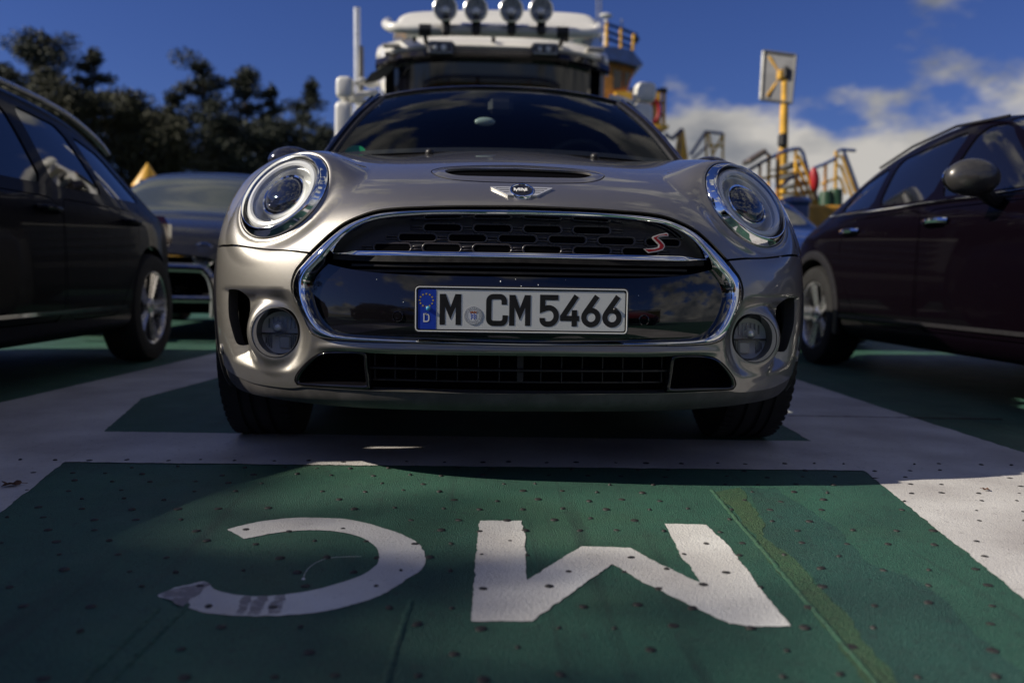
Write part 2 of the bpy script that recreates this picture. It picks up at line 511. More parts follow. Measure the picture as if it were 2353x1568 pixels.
# ------------------------------------------------------------------ materials
PAINT = mat('champagne silver metallic paint', (0.255, 0.242, 0.228), rough=0.40, metal=0.75, coat=1.0, flake=0.18, coat_rough=0.015)
PAINT.node_tree.nodes['Principled BSDF'].inputs['Coat IOR'].default_value = 1.65
SKIRT = mat('grained grey plastic', (0.075, 0.07, 0.07), rough=0.5, bump=0.25, bscale=900, var=0.25, vscale=14)
CHROME = mat('chrome', (0.86, 0.87, 0.88), rough=0.045, metal=1.0, rvar=0.03, vscale=5)
GLOSSBLK = mat('gloss black plastic', (0.006, 0.0055, 0.007), rough=0.04, coat=0.6, rvar=0.03, vscale=9)
BLACK = mat('matt black plastic', (0.012, 0.011, 0.013), rough=0.5, rvar=0.12, vscale=20)
DEEP = mat('dark cavity lining', (0.004, 0.004, 0.005), rough=0.9, spec=0.0, rvar=0.05)
RUBBER = mat('tyre rubber', (0.010, 0.0095, 0.010), rough=0.8, bump=0.3, bscale=160, var=0.3, vscale=12)
ALLOY = mat('silver alloy', (0.52, 0.52, 0.53), rough=0.28, metal=0.9, coat=0.5, rvar=0.06)
REFLECT = mat('lamp reflector', (0.86, 0.87, 0.88), rough=0.26, metal=0.65, rvar=0.1, vscale=14)
LENS = glass_mat('clear lamp glass', (0.93, 0.94, 0.95), 1.5)
FOGGLASS = glass_mat('ribbed lamp glass', (0.85, 0.86, 0.87), 1.5, 0.05, dots=420)
SCREEN = glass_mat('windscreen glass', (0.72, 0.78, 0.77), 1.45, gloss=0.45)
DARKGLASS = mat('dark tinted glass', (0.004, 0.004, 0.007), rough=0.02, coat=0.4, spec=0.6, rvar=0.015, vscale=3)
PLATEW = mat('reflective plate white', (0.62, 0.63, 0.62), rough=0.4, rvar=.05, vscale=6)
PLATEB = mat('plate black paint', (0.012, 0.011, 0.012), rough=0.35, rvar=0.1)
EUBLUE = mat('plate blue', (0.012, 0.05, 0.42), rough=0.35, rvar=0.1)
GOLD = mat('plate yellow', (0.62, 0.45, 0.05), rough=0.4, rvar=0.1)
REDENAMEL = mat('red enamel', (0.28, 0.012, 0.022), rough=0.2, coat=0.8, rvar=0.05)
WHITEPAINT = mat('white lettering', (0.75, 0.75, 0.74), rough=0.4, rvar=0.1)

# ------------------------------------------------------------------ the ferry deck
def deck_material(name='green non-slip deck paint', k=(1, 1, 1)):
    m = bpy.data.materials.new(name); m.use_nodes = True
    n, l = m.node_tree.nodes, m.node_tree.links; b = n['Principled BSDF']; tc = n.new('ShaderNodeTexCoord')
    def noise(s, d=5.0, r=0.6):
        t = n.new('ShaderNodeTexNoise'); t.inputs['Scale'].default_value = s; t.inputs['Detail'].default_value = d; t.inputs['Roughness'].default_value = r
        l.new(tc.outputs['Object'], t.inputs['Vector']); return t.outputs['Fac']
    def ramp(f, p0, c0, p1, c1):
        r = n.new('ShaderNodeValToRGB'); r.color_ramp.elements[0].position = p0; r.color_ramp.elements[1].position = p1
        r.color_ramp.elements[0].color = (*c0, 1); r.color_ramp.elements[1].color = (*c1, 1); l.new(f, r.inputs[0]); return r.outputs[0]
    def mix(f, a, c, t='MIX'):
        x = n.new('ShaderNodeMix'); x.data_type = 'RGBA'; x.blend_type = t
        if isinstance(f, float): x.inputs[0].default_value = f
        else: l.new(f, x.inputs[0])
        for v, s in ((a, 6), (c, 7)):
            if isinstance(v, tuple): x.inputs[s].default_value = (*v, 1)
            else: l.new(v, x.inputs[s])
        return x.outputs[2]
    base = ramp(noise(2.2, 6.0), 0.36, (0.015, 0.068, 0.050), 0.62, (0.031, 0.124, 0.083))
    olive = ramp(noise(1.3, 3.0), 0.54, (0, 0, 0), 0.64, (.6, .6, .6))
    c = mix(olive, base, (0.038, 0.100, 0.056))
    wear = ramp(noise(34, 7.0, 0.75), 0.56, (0, 0, 0), 0.68, (1, 1, 1))
    c = mix(wear, c, (0.020, 0.040, 0.036))
    grit = ramp(noise(260, 3.0, .7), 0.54, (0, 0, 0), 0.66, (1, 1, 1))
    c = mix(grit, c, (0.075, 0.175, 0.13))
    pit = ramp(noise(190, 3.0, .7), 0.36, (1, 1, 1), 0.44, (0, 0, 0))
    c = mix(pit, c, (0.010, 0.026, 0.022))
    # long dark tyre traces and pale dust
    mp = n.new('ShaderNodeMapping'); mp.inputs['Scale'].default_value = (9.0, 0.35, 1.0); l.new(tc.outputs['Object'], mp.inputs['Vector'])
    tn = n.new('ShaderNodeTexNoise'); tn.inputs['Scale'].default_value = 1.6; tn.inputs['Detail'].default_value = 7; tn.inputs['Roughness'].default_value = .65; l.new(mp.outputs[0], tn.inputs['Vector'])
    c = mix(ramp(tn.outputs['Fac'], 0.56, (0, 0, 0), 0.70, (.6, .6, .6)), c, (0.014, 0.030, 0.028))
    c = mix(ramp(noise(5.5, 8.0, .75), 0.56, (0, 0, 0), 0.72, (.45, .45, .45)), c, (0.050, 0.122, 0.092))
    if k != (1, 1, 1): c = mix(1.0, c, k, 'MULTIPLY')
    l.new(c, b.inputs['Base Color'])
    rr = n.new('ShaderNodeMapRange'); rr.inputs['To Min'].default_value, rr.inputs['To Max'].default_value = 0.42, 0.78
    l.new(noise(7.0, 6.0), rr.inputs['Value']); l.new(rr.outputs[0], b.inputs['Roughness'])
    v = n.new('ShaderNodeTexNoise'); v.inputs['Scale'].default_value = 330; v.inputs['Detail'].default_value = 3
    l.new(tc.outputs['Object'], v.inputs['Vector'])
    bp = n.new('ShaderNodeBump'); bp.inputs['Strength'].default_value = 1.0; bp.inputs['Distance'].default_value = 0.0055
    l.new(v.outputs['Fac'], bp.inputs['Height']); l.new(bp.outputs[0], b.inputs['Normal'])
    return m
def road_paint(name, col, wearcol, wpos=(0.62, 0.74)):
    m = bpy.data.materials.new(name); m.use_nodes = True
    n, l = m.node_tree.nodes, m.node_tree.links; b = n['Principled BSDF']; tc = n.new('ShaderNodeTexCoord')
    t = n.new('ShaderNodeTexNoise'); t.inputs['Scale'].default_value = 60; t.inputs['Detail'].default_value = 8; t.inputs['Roughness'].default_value = 0.72
    l.new(tc.outputs['Object'], t.inputs['Vector'])
    r = n.new('ShaderNodeValToRGB'); r.color_ramp.elements[0].position, r.color_ramp.elements[1].position = wpos
    r.color_ramp.elements[0].color = (*col, 1); r.color_ramp.elements[1].color = (*wearcol, 1); l.new(t.outputs['Fac'], r.inputs[0])
    t2 = n.new('ShaderNodeTexNoise'); t2.inputs['Scale'].default_value = 3.0; t2.inputs['Detail'].default_value = 6
    l.new(tc.outputs['Object'], t2.inputs['Vector'])
    r2 = n.new('ShaderNodeValToRGB'); r2.color_ramp.elements[0].position, r2.color_ramp.elements[1].position = 0.3, 0.7
    r2.color_ramp.elements[0].color = (0.58, 0.555, 0.56, 1); r2.color_ramp.elements[1].color = (1, 1, 1, 1); l.new(t2.outputs['Fac'], r2.inputs[0])
    x = n.new('ShaderNodeMix'); x.data_type = 'RGBA'; x.blend_type = 'MULTIPLY'; x.inputs[0].default_value = 1.0
    l.new(r.outputs[0], x.inputs[6]); l.new(r2.outputs[0], x.inputs[7]); l.new(x.outputs[2], b.inputs['Base Color'])
    b.inputs['Roughness'].default_value = 0.6
    v = n.new('ShaderNodeTexNoise'); v.inputs['Scale'].default_value = 260; v.inputs['Detail'].default_value = 4
    l.new(tc.outputs['Object'], v.inputs['Vector'])
    bp = n.new('ShaderNodeBump'); bp.inputs['Strength'].default_value = 0.8; bp.inputs['Distance'].default_value = 0.003
    l.new(v.outputs['Fac'], bp.inputs['Height']); l.new(bp.outputs[0], b.inputs['Normal'])
    MATS[name] = m
    return m
DECK = deck_material()
LINEW = road_paint('white line paint', (0.64, 0.625, 0.61), (0.26, 0.245, 0.24), (0.57, 0.72))
LETTERW = road_paint('white letter paint', (0.80, 0.795, 0.76), (0.36, 0.37, 0.33), (0.58, 0.74))
OLIVE = deck_material('olive repair paint', (1.55, 1.0, 0.72))
TEAL = deck_material('dark teal repair paint', (0.72, 0.74, 0.86))
RUST = mat('rusty steel', (0.055, 0.030, 0.026), rough=0.8, var=0.5, vscale=60)

ground = put('ground', mesh('ground', [(-900, -900, -.6), (900, -900, -.6), (900, 1800, -.6), (-900, 1800, -.6)], [(0, 1, 2, 3)],
             mat('grey green water', (0.02, 0.032, 0.035), rough=0.15, bump=0.6, bscale=2.0)))
tag(ground, kind='structure'); ground.name = 'water'
dk = MB(); dk.grid([[(x, y, 0) for y in np.linspace(-20, 30, 20)] for x in np.linspace(-9, 9, 10)], flip=True)
deck = dk.build('deck', DECK); tag(deck, kind='structure')
rng = random.Random(7)
def rough_edge(poly, step=0.012, amp=0.0025, seed=1):
    r_ = random.Random(seed); out = []; n = len(poly)
    for i in range(n):
        a, b = Vector(poly[i][:2]), Vector(poly[(i+1) % n][:2]); d = b-a; k = max(1, int(min(d.length, 3.0)/step)); nn = Vector((-d.y, d.x)).normalized(); w = 0
        for j in range(k):
            w = w*.6+r_.uniform(-amp, amp); out.append(tuple(a+d*(j/k)+nn*(w if j else w*.5)))
    return out
def sheet(name, poly, z, m, seed=1, amp=0.0025, step=0.012, parent=None):
    p = rough_edge(poly, step, amp, seed)
    T = tessellate_polygon([[Vector((x, y, 0)) for x, y in p]]); F = []
    for t in T:
        (x0, y0), (x1, y1), (x2, y2) = (p[i] for i in t)
        F.append(t if (x1-x0)*(y2-y0)-(x2-x0)*(y1-y0) > 0 else (t[0], t[2], t[1]))
    return put(name, mesh(name, [(x, y, z) for x, y in p], F, m, False), parent or deck)
g2 = lambda pts, z=0.0: [tuple(at_z(x, y, z)[:2]) for x, y in pts]
# lane lines and the cross band joining them
sheet('white_line', [(-2.05, -3.5), (-1.02, -3.5), (-1.02, -.9), (-1.147, -.206), (-1.243, .304), (-1.33, .77), (-1.496, 1.545), (-1.38, 2.4), (-1.34, 5), (-1.34, 29), (-1.78, 29), (-1.8, 3.6), (-1.99, 1.39)], .0014, LINEW, 3)
sheet('white_line', [(.78, -3.5), (1.64, -3.5), (1.636, .5), (1.634, 1.19), (1.655, 2.45), (1.66, 29), (1.22, 29), (1.22, 2.6), (1.037, 1.045), (1.015, .685), (.989, .245), (.816, -.721), (.79, -1.3)], .0014, LINEW, 4)
sheet('cross_band', [(-1.242, .304), (.99, .245), (1.016, .685), (-1.331, .77)], .0024, LINEW, 5)
C6 = lambda pts: [(x*.4998, 940.8+y*.4998) for x, y in pts]
C7 = lambda pts: [(1176+x*.4998, 940.8+y*.4998) for x, y in pts]
LC = C6([(1045,548),(1180,515),(1330,497),(1480,495),(1600,503),(1720,530),(1830,565),(1915,608),(1950,655),(1955,700),(1930,740),(1880,770),(1750,850),(1600,900),(1450,930),(1250,945),(1050,942),(930,930),(860,905),(800,875),(735,860),(722,850),(800,815),(935,787),(965,800),(1000,830),(1100,850),(1200,855),(1330,845),(1450,825),(1560,795),(1660,760),(1720,720),(1742,690),(1735,640),(1690,600),(1630,575),(1540,557),(1450,552),(1350,555),(1250,567),(1118,592)])
LM = [(1102,1194.7),(1097,1240),(1090,1315),(1083.6,1425.6),(1176,1425.6),(1223,1425.6),(1237,1412),(1300,1370),(1360,1326),(1406,1294.7),(1476,1336),(1580,1386),(1676,1430.6),(1726,1437),(1814.7,1436.6),(1783,1395),(1751,1356),(1676,1255),(1623,1204.7),(1527,1201.7),(1556,1261),(1610.8,1338),(1520,1296),(1446,1256.7),(1336,1253.7),(1270,1294),(1210,1331.6),(1206,1241),(1198.5,1194.7)]
LC = [tuple(p) for p in smooth(LC[:18], 4)]+[tuple(p) for p in LC[18:24]]+[tuple(p) for p in smooth(LC[24:], 4)]
sheet('painted_letter', g2(LC, .0016), .0016, LETTERW, 11, amp=.0016, step=.007)
sheet('painted_letter', g2(LM, .0016), .0016, LETTERW, 12, amp=.0016, step=.007)
# repaired strips of paint right of the letters, and the weld bead beside them
sheet('olive_paint_strip', g2([(1640,1130),(1700,1120),(1745,1180),(1760,1240),(1815,1275),(1870,1330),(1960,1440),(2060,1568),(2130,1640),(2020,1640),(1990,1568),(1830,1360),(1720,1215)]), .0010, OLIVE, 21, amp=.006, step=.02)
sheet('teal_paint_patch', g2([(1700,1120),(1780,1120),(1900,1200),(1990,1290),(2040,1310),(2100,1330),(2200,1420),(2352,1560),(2352,1640),(2130,1640),(2060,1568),(1960,1440),(1870,1330),(1815,1275),(1760,1240),(1745,1180)]), .0007, TEAL, 22, amp=.008, step=.03)
def ridge(name, a, b, w, h, m, seed):
    r_ = random.Random(seed); A, B = Vector(a), Vector(b); d = (B-A); nn = Vector((-d.y, d.x)).normalized(); n = 60; P = []
    for i in range(n+1):
        p = A+d*(i/n)+nn*r_.uniform(-.0015, .0015); hh = h*r_.uniform(.6, 1.1)
        P.append([(p.x+nn.x*t*w/2, p.y+nn.y*t*w/2, hh*(1-t*t)+.0004) for t in (-1, -.5, 0, .5, 1)])
    mb = MB(); mb.grid(P, flip=True); mb.grid(P); return mb.build(name, m, deck)
WELD = deck_material('green painted weld', (1.35, 1.1, 0.95))
ridge('weld_bead', (.489, .02), (.400, -1.25), .011, .0035, WELD, 1)
for a, b in (((430,1390),(250,1568)), ((360,1400),(190,1568)), ((942,1380),(885,1568))):
    pa, pb = at_z(*a), at_z(*b); ridge('weld_bead', pa[:2], (pa+(pb-pa)*1.6)[:2], .012, .004, DECK, 5)
ridge('plate_joint', tuple(at_z(1810, 955)[:2]), tuple(at_z(2300, 963)[:2]), .012, .003, RUST, 9)
# tyre scuffs over the left letter and along the deck
SCUFF = road_paint('tyre scuffed paint', (0.30, 0.285, 0.29), (0.55, 0.54, 0.53), (0.50, 0.62))
for q4 in ([(560,1369),(578,1368),(558,1408),(540,1407)], [(590,1369),(616,1368),(592,1410),(566,1410)], [(633,1367),(655,1364),(640,1407),(612,1410)]):
    sheet('tyre_scuff', g2(q4, .0021), .0021, SCUFF, 33, amp=.003, step=.006)
sheet('tyre_scuff', g2([(366,1362),(470,1336),(484,1342),(440,1372),(430,1396),(395,1380)], .0021), .0021, SCUFF, 34, amp=.003, step=.006)
# anti-slip studs: low welded domes, paint worn off their crowns
sm_ = MB(); sm_.lathe([(.0085, 0), (.0075, .0028), (.0045, .0046), (.001, .0052)], 10, cap1=True)
stud_me = mesh('stud', sm_.V, sm_.F, mat('worn stud steel', (0.030, 0.028, 0.028), rough=0.65, var=0.5, vscale=90))
spots = []
for i in range(-16, 16):
    for j in range(-13, 5):
        x, y = i*.098+(j % 2)*.049+rng.uniform(-.014, .014), j*.083+rng.uniform(-.012, .012)
        q = proj((x, y, 0))
        if -20 < q[0] < 2380 and q[1] < 1600 and y < .62 and rng.random() > .24: spots.append(((x+.13)**2+(y+2.1)**2, x, y))
spots.sort()
for k, (d, x, y) in enumerate(spots[:290]):
    o = put('stud', stud_me, deck, (x, y, .0006 if not (.25 < y) else .002)); s_ = rng.uniform(.55, 1.15); o.scale = (s_, s_*rng.uniform(.7, 1.1), rng.uniform(.35, .8)); o.rotation_euler[2] = rng.uniform(0, 6)
# fallen leaves and grit
LEAF = mat('dry brown leaf', (0.12, 0.055, 0.03), rough=0.8, var=0.4, vscale=40)
for (px, py, s_, rz, lab) in ((25, 1118, .024, .4, 'dry brown leaf lying on the left white line'), (2265, 1128, .011, 2.0, 'small brown leaf on the sunlit right white line')):
    p = at_z(px, py); out = []
    for k in range(22):
        th = 2*math.pi*k/22; r_ = s_*(.55+.45*abs(math.cos(2.5*th))); out.append((r_*math.cos(th), .7*r_*math.sin(th), s_*(.25+.22*math.sin(3*th))))
    mb = MB(); mb.add([(0, 0, s_*.12)]+out, [(0, 1+k, 1+(k+1) % 22) for k in range(22)]); mb.tube([(s_*.8, 0, s_*.2), (s_*1.5, .1*s_, s_*.1)], .0007, 5)
    lf = mb.build('leaf', LEAF, None, False, loc=(p[0], p[1], .004)); lf.rotation_euler[2] = rz; tag(lf, lab, 'leaf', 'fallen leaves')
p = at_z(697, 1330); mb = MB(); pts = [at_z(x, y) for x, y in smooth([(697,1332),(700,1318),(712,1302),(735,1288),(770,1280),(830,1278)], 5)]
mb.tube([(q[0], q[1], .0008) for q in pts], .0005, 5, sz=.5); mb.sphere((p[0], p[1], .001), .0035, 8, 6, (1, 1, .4))
mb.build('paint_drip', WHITEPAINT, deck)
SILVER = mat('satin silver', (0.72, 0.72, 0.71), rough=0.3, metal=0.6, coat=.4, rvar=.05)
SHINY = mat('bright lamp bowl', (0.90, 0.90, 0.88), rough=0.35, metal=0.1, coat=.5, rvar=0.1, vscale=14)

# ------------------------------------------------------------------ the silver car in the middle
mini = tag(empty('hatchback_car'), 'champagne silver hatchback facing the camera with chrome ringed grille and German plate', 'car')
CT = [
 [(0,.075,.185),(0,.045,.205),(0,.040,.255),(0,.028,.32),(0,0,.385),(0,.005,.46),(0,.02,.55),(0,.04,.64),(0,.06,.70),(0,.09,.732),(0,.16,.772),(0,.28,.818),(0,.45,.868),(0,.65,.915),(0,.85,.958),(0,1.05,.989)],
 [(.22,.085,.185),(.22,.055,.205),(.22,.05,.255),(.22,.038,.32),(.22,.01,.385),(.22,.015,.46),(.22,.03,.55),(.22,.05,.64),(.22,.07,.70),(.22,.098,.73),(.22,.165,.77),(.22,.285,.815),(.22,.455,.864),(.22,.655,.908),(.22,.86,.945),(.22,1.07,.981)],
 [(.42,.11,.185),(.42,.083,.205),(.42,.078,.255),(.42,.065,.32),(.42,.04,.385),(.42,.043,.46),(.42,.055,.55),(.42,.075,.64),(.42,.098,.692),(.42,.125,.722),(.42,.19,.765),(.42,.305,.81),(.42,.465,.853),(.42,.665,.89),(.41,.88,.922),(.41,1.11,.966)],
 [(.61,.185,.19),(.61,.155,.21),(.61,.145,.26),(.61,.135,.32),(.61,.12,.385),(.61,.118,.46),(.61,.13,.55),(.61,.16,.625),(.61,.20,.665),(.61,.245,.70),(.61,.30,.75),(.61,.37,.80),(.61,.47,.855),(.61,.64,.907),(.60,.86,.948),(.57,1.15,.972)],
 [(.76,.31,.195),(.76,.28,.215),(.765,.265,.265),(.77,.255,.32),(.772,.25,.385),(.772,.25,.46),(.772,.26,.55),(.77,.285,.615),(.768,.315,.65),(.766,.35,.685),(.762,.395,.73),(.755,.45,.785),(.74,.53,.845),(.72,.67,.908),(.69,.88,.955),(.65,1.19,.972)],
 [(.835,.47,.2),(.85,.44,.22),(.858,.42,.27),(.867,.41,.32),(.873,.41,.385),(.876,.41,.46),(.876,.415,.55),(.875,.43,.61),(.873,.45,.645),(.869,.475,.68),(.862,.505,.72),(.853,.545,.765),(.834,.61,.82),(.80,.72,.88),(.755,.92,.935),(.705,1.22,.962)],
 [(.87,.68,.2),(.885,.68,.22),(.893,.68,.27),(.898,.68,.32),(.902,.68,.385),(.903,.68,.46),(.902,.68,.55),(.90,.68,.61),(.898,.685,.645),(.896,.69,.675),(.892,.70,.71),(.885,.72,.75),(.872,.76,.80),(.845,.84,.86),(.80,1.0,.915),(.735,1.26,.95)],
 [(.88,1.05,.2),(.89,1.05,.22),(.897,1.05,.27),(.90,1.05,.32),(.902,1.05,.385),(.903,1.05,.46),(.903,1.05,.55),(.903,1.05,.61),(.903,1.05,.645),(.903,1.05,.675),(.902,1.06,.705),(.90,1.07,.745),(.89,1.08,.79),(.87,1.12,.84),(.835,1.2,.89),(.765,1.32,.93)]]
NOSE = Surf(CT, 'col')
HL_C, HL_N, HL_R = np.array([.636, .300, .741]), np.array([.616, -1, .738]), .1415
HL_N = HL_N/np.linalg.norm(HL_N)
FG_C, FG_N, FG_R = np.array([.636, .166, .377]), np.array([.20, -1, .06]), .0655
FG_N = FG_N/np.linalg.norm(FG_N)
c1 = lambda pts: [(436.8+x*.2572, 201.6+y*.2572) for x, y in pts]
c2 = lambda pts: [(907.2+x*.2572, 302.4+y*.2572) for x, y in pts]
c4 = lambda pts: [(436.8+x*.3, 571.2+y*.3) for x, y in pts]
c5 = lambda pts: [(907.2+x*.3, 571.2+y*.3) for x, y in pts]
CXP = 1199.0
T_GO = smooth([(CXP,483.5),(1120,483),(1042,483),(977,484.5),(913,487),(869,492),(833,502.5),(797,518),(771,536),(745,558),(715,586),(697,606),(683,622),(675,640),(672,656),(674,678),(680,702),(689,726),(704,751),(722,768),(746,777),(797,782),(857,784.5),(917,786),(1057,789),(CXP,792)], 4)
T_GI = smooth([(CXP,497),(1120,496.5),(1042,496),(977,497),(913,501),(874,506),(848,513),(823,524),(797,541),(771,566),(746,595),(726,614),(712,632),(705,650),(704,670),(708,691),(717,715),(731,739),(749,756),(773,766),(812,771),(887,775),(960,778),(1057,781),(CXP,785)], 4)
def offset(L, amt):
    L = np.array(L, float); d = np.gradient(L, axis=0); n = np.stack([d[:, 1], -d[:, 0]], 1)
    n /= np.maximum(np.linalg.norm(n, axis=1), 1e-9)[:, None]
    return L+n*np.asarray(amt)[:, None]
_f = np.linspace(0, 1, len(T_GO))
T_GH = offset(T_GO, np.interp(_f, [0, .35, .5, .62, 1], [12, 10, 6, 3.5, 1.5])*1.0)
if T_GH[0][1] > T_GO[0][1]: T_GH = offset(T_GO, -np.interp(_f, [0, .35, .5, .62, 1], [12, 10, 6, 3.5, 1.5]))
def half(L):                      # left-hand trace from the middle line round to the middle line -> closed loop in (u, v)
    q = NOSE.px(L); q[0, 0] = q[-1, 0] = 0.0
    return np.concatenate([q*[-1, 1], q[-2:0:-1]])
def both(q): return [q, q*np.array([-1, 1])]
L_GH, L_GO, L_GI = half(T_GH), half(T_GO), half(T_GI)
def ringcast(c, n, r, k=72):
    e1 = np.cross(n, [0, 0, 1]); e1 /= np.linalg.norm(e1); e2 = np.cross(n, e1); out = []
    for t in np.linspace(0, 2*np.pi, k, endpoint=False):
        h = NOSE.cast(c+n*.5+r*(math.cos(t)*e1+math.sin(t)*e2), -n)
        if h: out.append(h)
    return np.array(out)
L_HL = ringcast(HL_C, HL_N, HL_R+.0025)
L_FG = ringcast(FG_C, FG_N, FG_R, 56)
L_SI = NOSE.px(smooth([(517.8,676),(521,666),(530,664),(545,666),(551,676),(552,700),(555,751),(557,781),(552,793),(542,796),(533,788),(525,757),(519,721)], 4, True))
T_LI = smooth([(CXP,816),(1060,814.5),(917,812),(858,810),(825,806.5),(790,805),(755,806),(731,812),(707,828),(684,853),(676,870),(680,881),(694,887),(767,892),(842,896),(907,898.5),(1060,902.5),(CXP,905)], 4)
L_LI = half(T_LI)
T_SL = smooth(c2([(1135,340),(900,341),(700,340),(560,342),(480,350),(448,362),(462,380),(520,396),(600,405),(760,411),(950,415),(1135,419)]), 4)
T_SL[0][0] = T_SL[-1][0] = CXP-1; L_SL = half(T_SL)
T_OV = smooth(c2([(1135,303),(900,303),(600,310),(430,323),(350,340),(325,356),(345,378),(400,404),(520,429),(700,443),(900,452),(1135,457)]), 5)
T_OV[0][0] = T_OV[-1][0] = CXP-1
gapq = lambda dy: NOSE.px([(x, y+dy) for x, y in smooth([(512,564),(560,566.5),(604,569.4),(660,575),(704,580),(735,584)], 4)])
def gapline(dy):
    q = gapq(dy); q = q[np.argsort(q[:, 0])]
    return np.concatenate([q, [[q[-1, 0]+.5, q[-1, 1]+.02], [7.2, q[-1, 1]+.05]]])
G_UP, G_LO = gapline(-2.5), gapline(2.5)
q = NOSE.px(smooth([(520,847),(533,857),(551,867),(581,879),(617,886),(662,891),(690,889)], 4)); q = q[np.argsort(-q[:, 0])]
li_bot = L_LI[len(L_LI)//2:]; li_bot = li_bot[li_bot[:, 0] > 0]
hb = NOSE.px([(694,888),(767,893),(842,897),(907,899.5),(1060,903.5),(CXP-2,906)])
SKL = np.concatenate([[[7.2, q[0, 1]+.55], [q[0, 0]+.4, q[0, 1]+.25]], q[q[:, 0] > hb[0, 0]], hb, [[0, hb[-1, 1]]]])   # falling |u|
SKu, SKv = SKL[::-1, 0], SKL[::-1, 1]
WH_Y, WH_Z, WH_R = .80, .312, .312
def archline(r):
    q = NOSE.side([(WH_Y+r*math.cos(t), WH_Z+r*math.sin(t)) for t in np.linspace(math.pi+.35, -.35, 50)])
    return np.concatenate([[[q[0, 0], -.3]], q, [[q[-1, 0], -.3]]])
A_IN, A_OUT = archline(.345), archline(.395)
POCKET = smooth([(506,672),(509,661),(518,657),(566,658),(617,661),(659,667),(680,700),(692,739),(705,775),(712,805),(695,835),(677,849),(659,857),(623,857),(587,850),(557,841),(536,831),(527,817),(516,781),(508,721)], 3, True)
BAR = np.array([(1215,805),(1060,803),(917,800.5),(830,797),(770,795),(735,796)])
def sstep(x, a, b):
    t = np.clip((x-a)/(b-a), 0, 1); return t*t*(3-2*t)
def nose(u, v, d=0.0):
    P = NOSE.ev(u, v); e = 2e-3
    N = np.cross(NOSE.ev(u+e, v)-NOSE.ev(u-e, v), NOSE.ev(u, v+e)-NOSE.ev(u, v-e))
    N /= np.maximum(np.linalg.norm(N, axis=-1), 1e-12)[..., None]
    sg = np.where(P[..., 0] > 0, -1.0, 1.0); A = np.array([np.ones_like(sg), np.ones_like(sg), np.ones_like(sg)]).T.copy(); A[..., 0] = sg
    L = P*A                                                     # the same point on the left side
    q = proj(L); disp = np.zeros(len(P))
    front = (NOSE_FRONT_Y > P[..., 1])
    ins = front & (q[:, 0] > 490) & (q[:, 0] < 730) & (q[:, 1] > 640) & (q[:, 1] < 870)
    if ins.any(): ins[ins] = inside(q[ins], POCKET)
    if ins.any():
        dd = segdist(q[ins], POCKET, True); disp[ins] -= .030*sstep(dd, 0, 34)*(1-sstep(q[ins][:, 0], 630, 715))
    db = segdist(q, BAR, False, 40); disp += np.where(front, .010*np.exp(-(db/9.0)**2)*sstep(np.abs(P[..., 0])*-1, -.60, -.38), 0)
    do = segdist(q, T_OV, False, 14); nearh = (P[..., 1] < .6) & (P[..., 2] > .74)
    inov = inside(q, np.concatenate([T_OV, [(1230, 457), (1230, 380)]])) & nearh
    disp += np.where(inov, .004*sstep(do, 0, 10), 0)
    P = P+N*disp[..., None]
    Lp = P*A
    for c, n, r0, r1 in ((HL_C, HL_N, HL_R+.006, HL_R+.085), (FG_C, FG_N, FG_R+.002, FG_R+.055)):
        cl, nl = c*np.array([-1, 1, 1]), n*np.array([-1, 1, 1])
        t = (Lp-cl)@nl; rho = np.linalg.norm(Lp-cl-t[..., None]*nl, axis=-1)
        w = (1-sstep(rho, r0, r1))*(np.abs(t) < .2)
        lip = (.006 if r0 > .1 else .0)*np.exp(-((rho-r0)/.010)**2)*(np.abs(t) < .2)
        Lp = Lp-nl*(t*w)[..., None]+nl*lip[..., None]
    return Lp*A+N*d
NOSE_FRONT_Y = .62
lines = [(L_GH, True), (L_LI, True), (L_SL, True)]
for L in (L_HL, L_FG, L_SI): lines += [(k, True) for k in both(L)]
for L in (G_UP, G_LO, np.stack([SKu, SKv], 1), A_IN, A_OUT): lines += [(k, False) for k in both(L)]
for r_ in (.004, .010, .02): lines += [(k, True) for k in both(ringcast(HL_C, HL_N, HL_R+.0025+r_))]
for r_ in (.004, .010): lines += [(k, True) for k in both(ringcast(FG_C, FG_N, FG_R+r_, 56))]
L_OA, L_OB = half(offset(T_OV, np.full(len(T_OV), 1.0))), half(offset(T_OV, np.full(len(T_OV), -1.0)))
lines += [(L_OA, True), (L_OB, True)]
uvN, TN = trim(.205, .117, -7, 7, 0, 15, lines, .0105)
cen = uvN[TN].mean(1); au = np.abs(cen[:, 0]); cab = np.stack([au, cen[:, 1]], 1)
hole = inside(cen, L_GH) | inside(cen, L_LI) | inside(cen, L_SL) | (inside(cen, L_OA) ^ inside(cen, L_OB))
for L in (L_HL, L_FG, L_SI): hole |= inside(cab, L)
arch_in = inside(cab, A_IN); arch_out = inside(cab, A_OUT) & ~arch_in
g_up = np.interp(au, G_UP[:, 0], G_UP[:, 1]); g_lo = np.interp(au, G_LO[:, 0], G_LO[:, 1])
in_gap = (cen[:, 1] > g_lo) & (cen[:, 1] < g_up)
sk = cen[:, 1] < np.interp(au, SKu, SKv)
ok = ~hole & ~arch_in & ~arch_out
skin('bonnet', nose, uvN, TN[ok & ~in_gap & (cen[:, 1] >= g_up)], PAINT, mini, .006)
bumper = skin('bumper', nose, uvN, TN[ok & ~in_gap & (cen[:, 1] <= g_lo) & ~sk], PAINT, mini, .034)
skin('bumper_skirt', lambda u, v: nose(u, v, -.004), uvN, TN[ok & sk], SKIRT, mini, .03)
for s_ in (-1, 1): skin('wheel_arch_trim', lambda u, v: nose(u, v, .006), uvN, TN[arch_out & (cen[:, 0]*s_ > 0)], BLACK, mini, .03)
uvs, Ts = trim(.205, .117, -1.6, 1.6, 9, 13.5, [(L_SL, True)], .02)
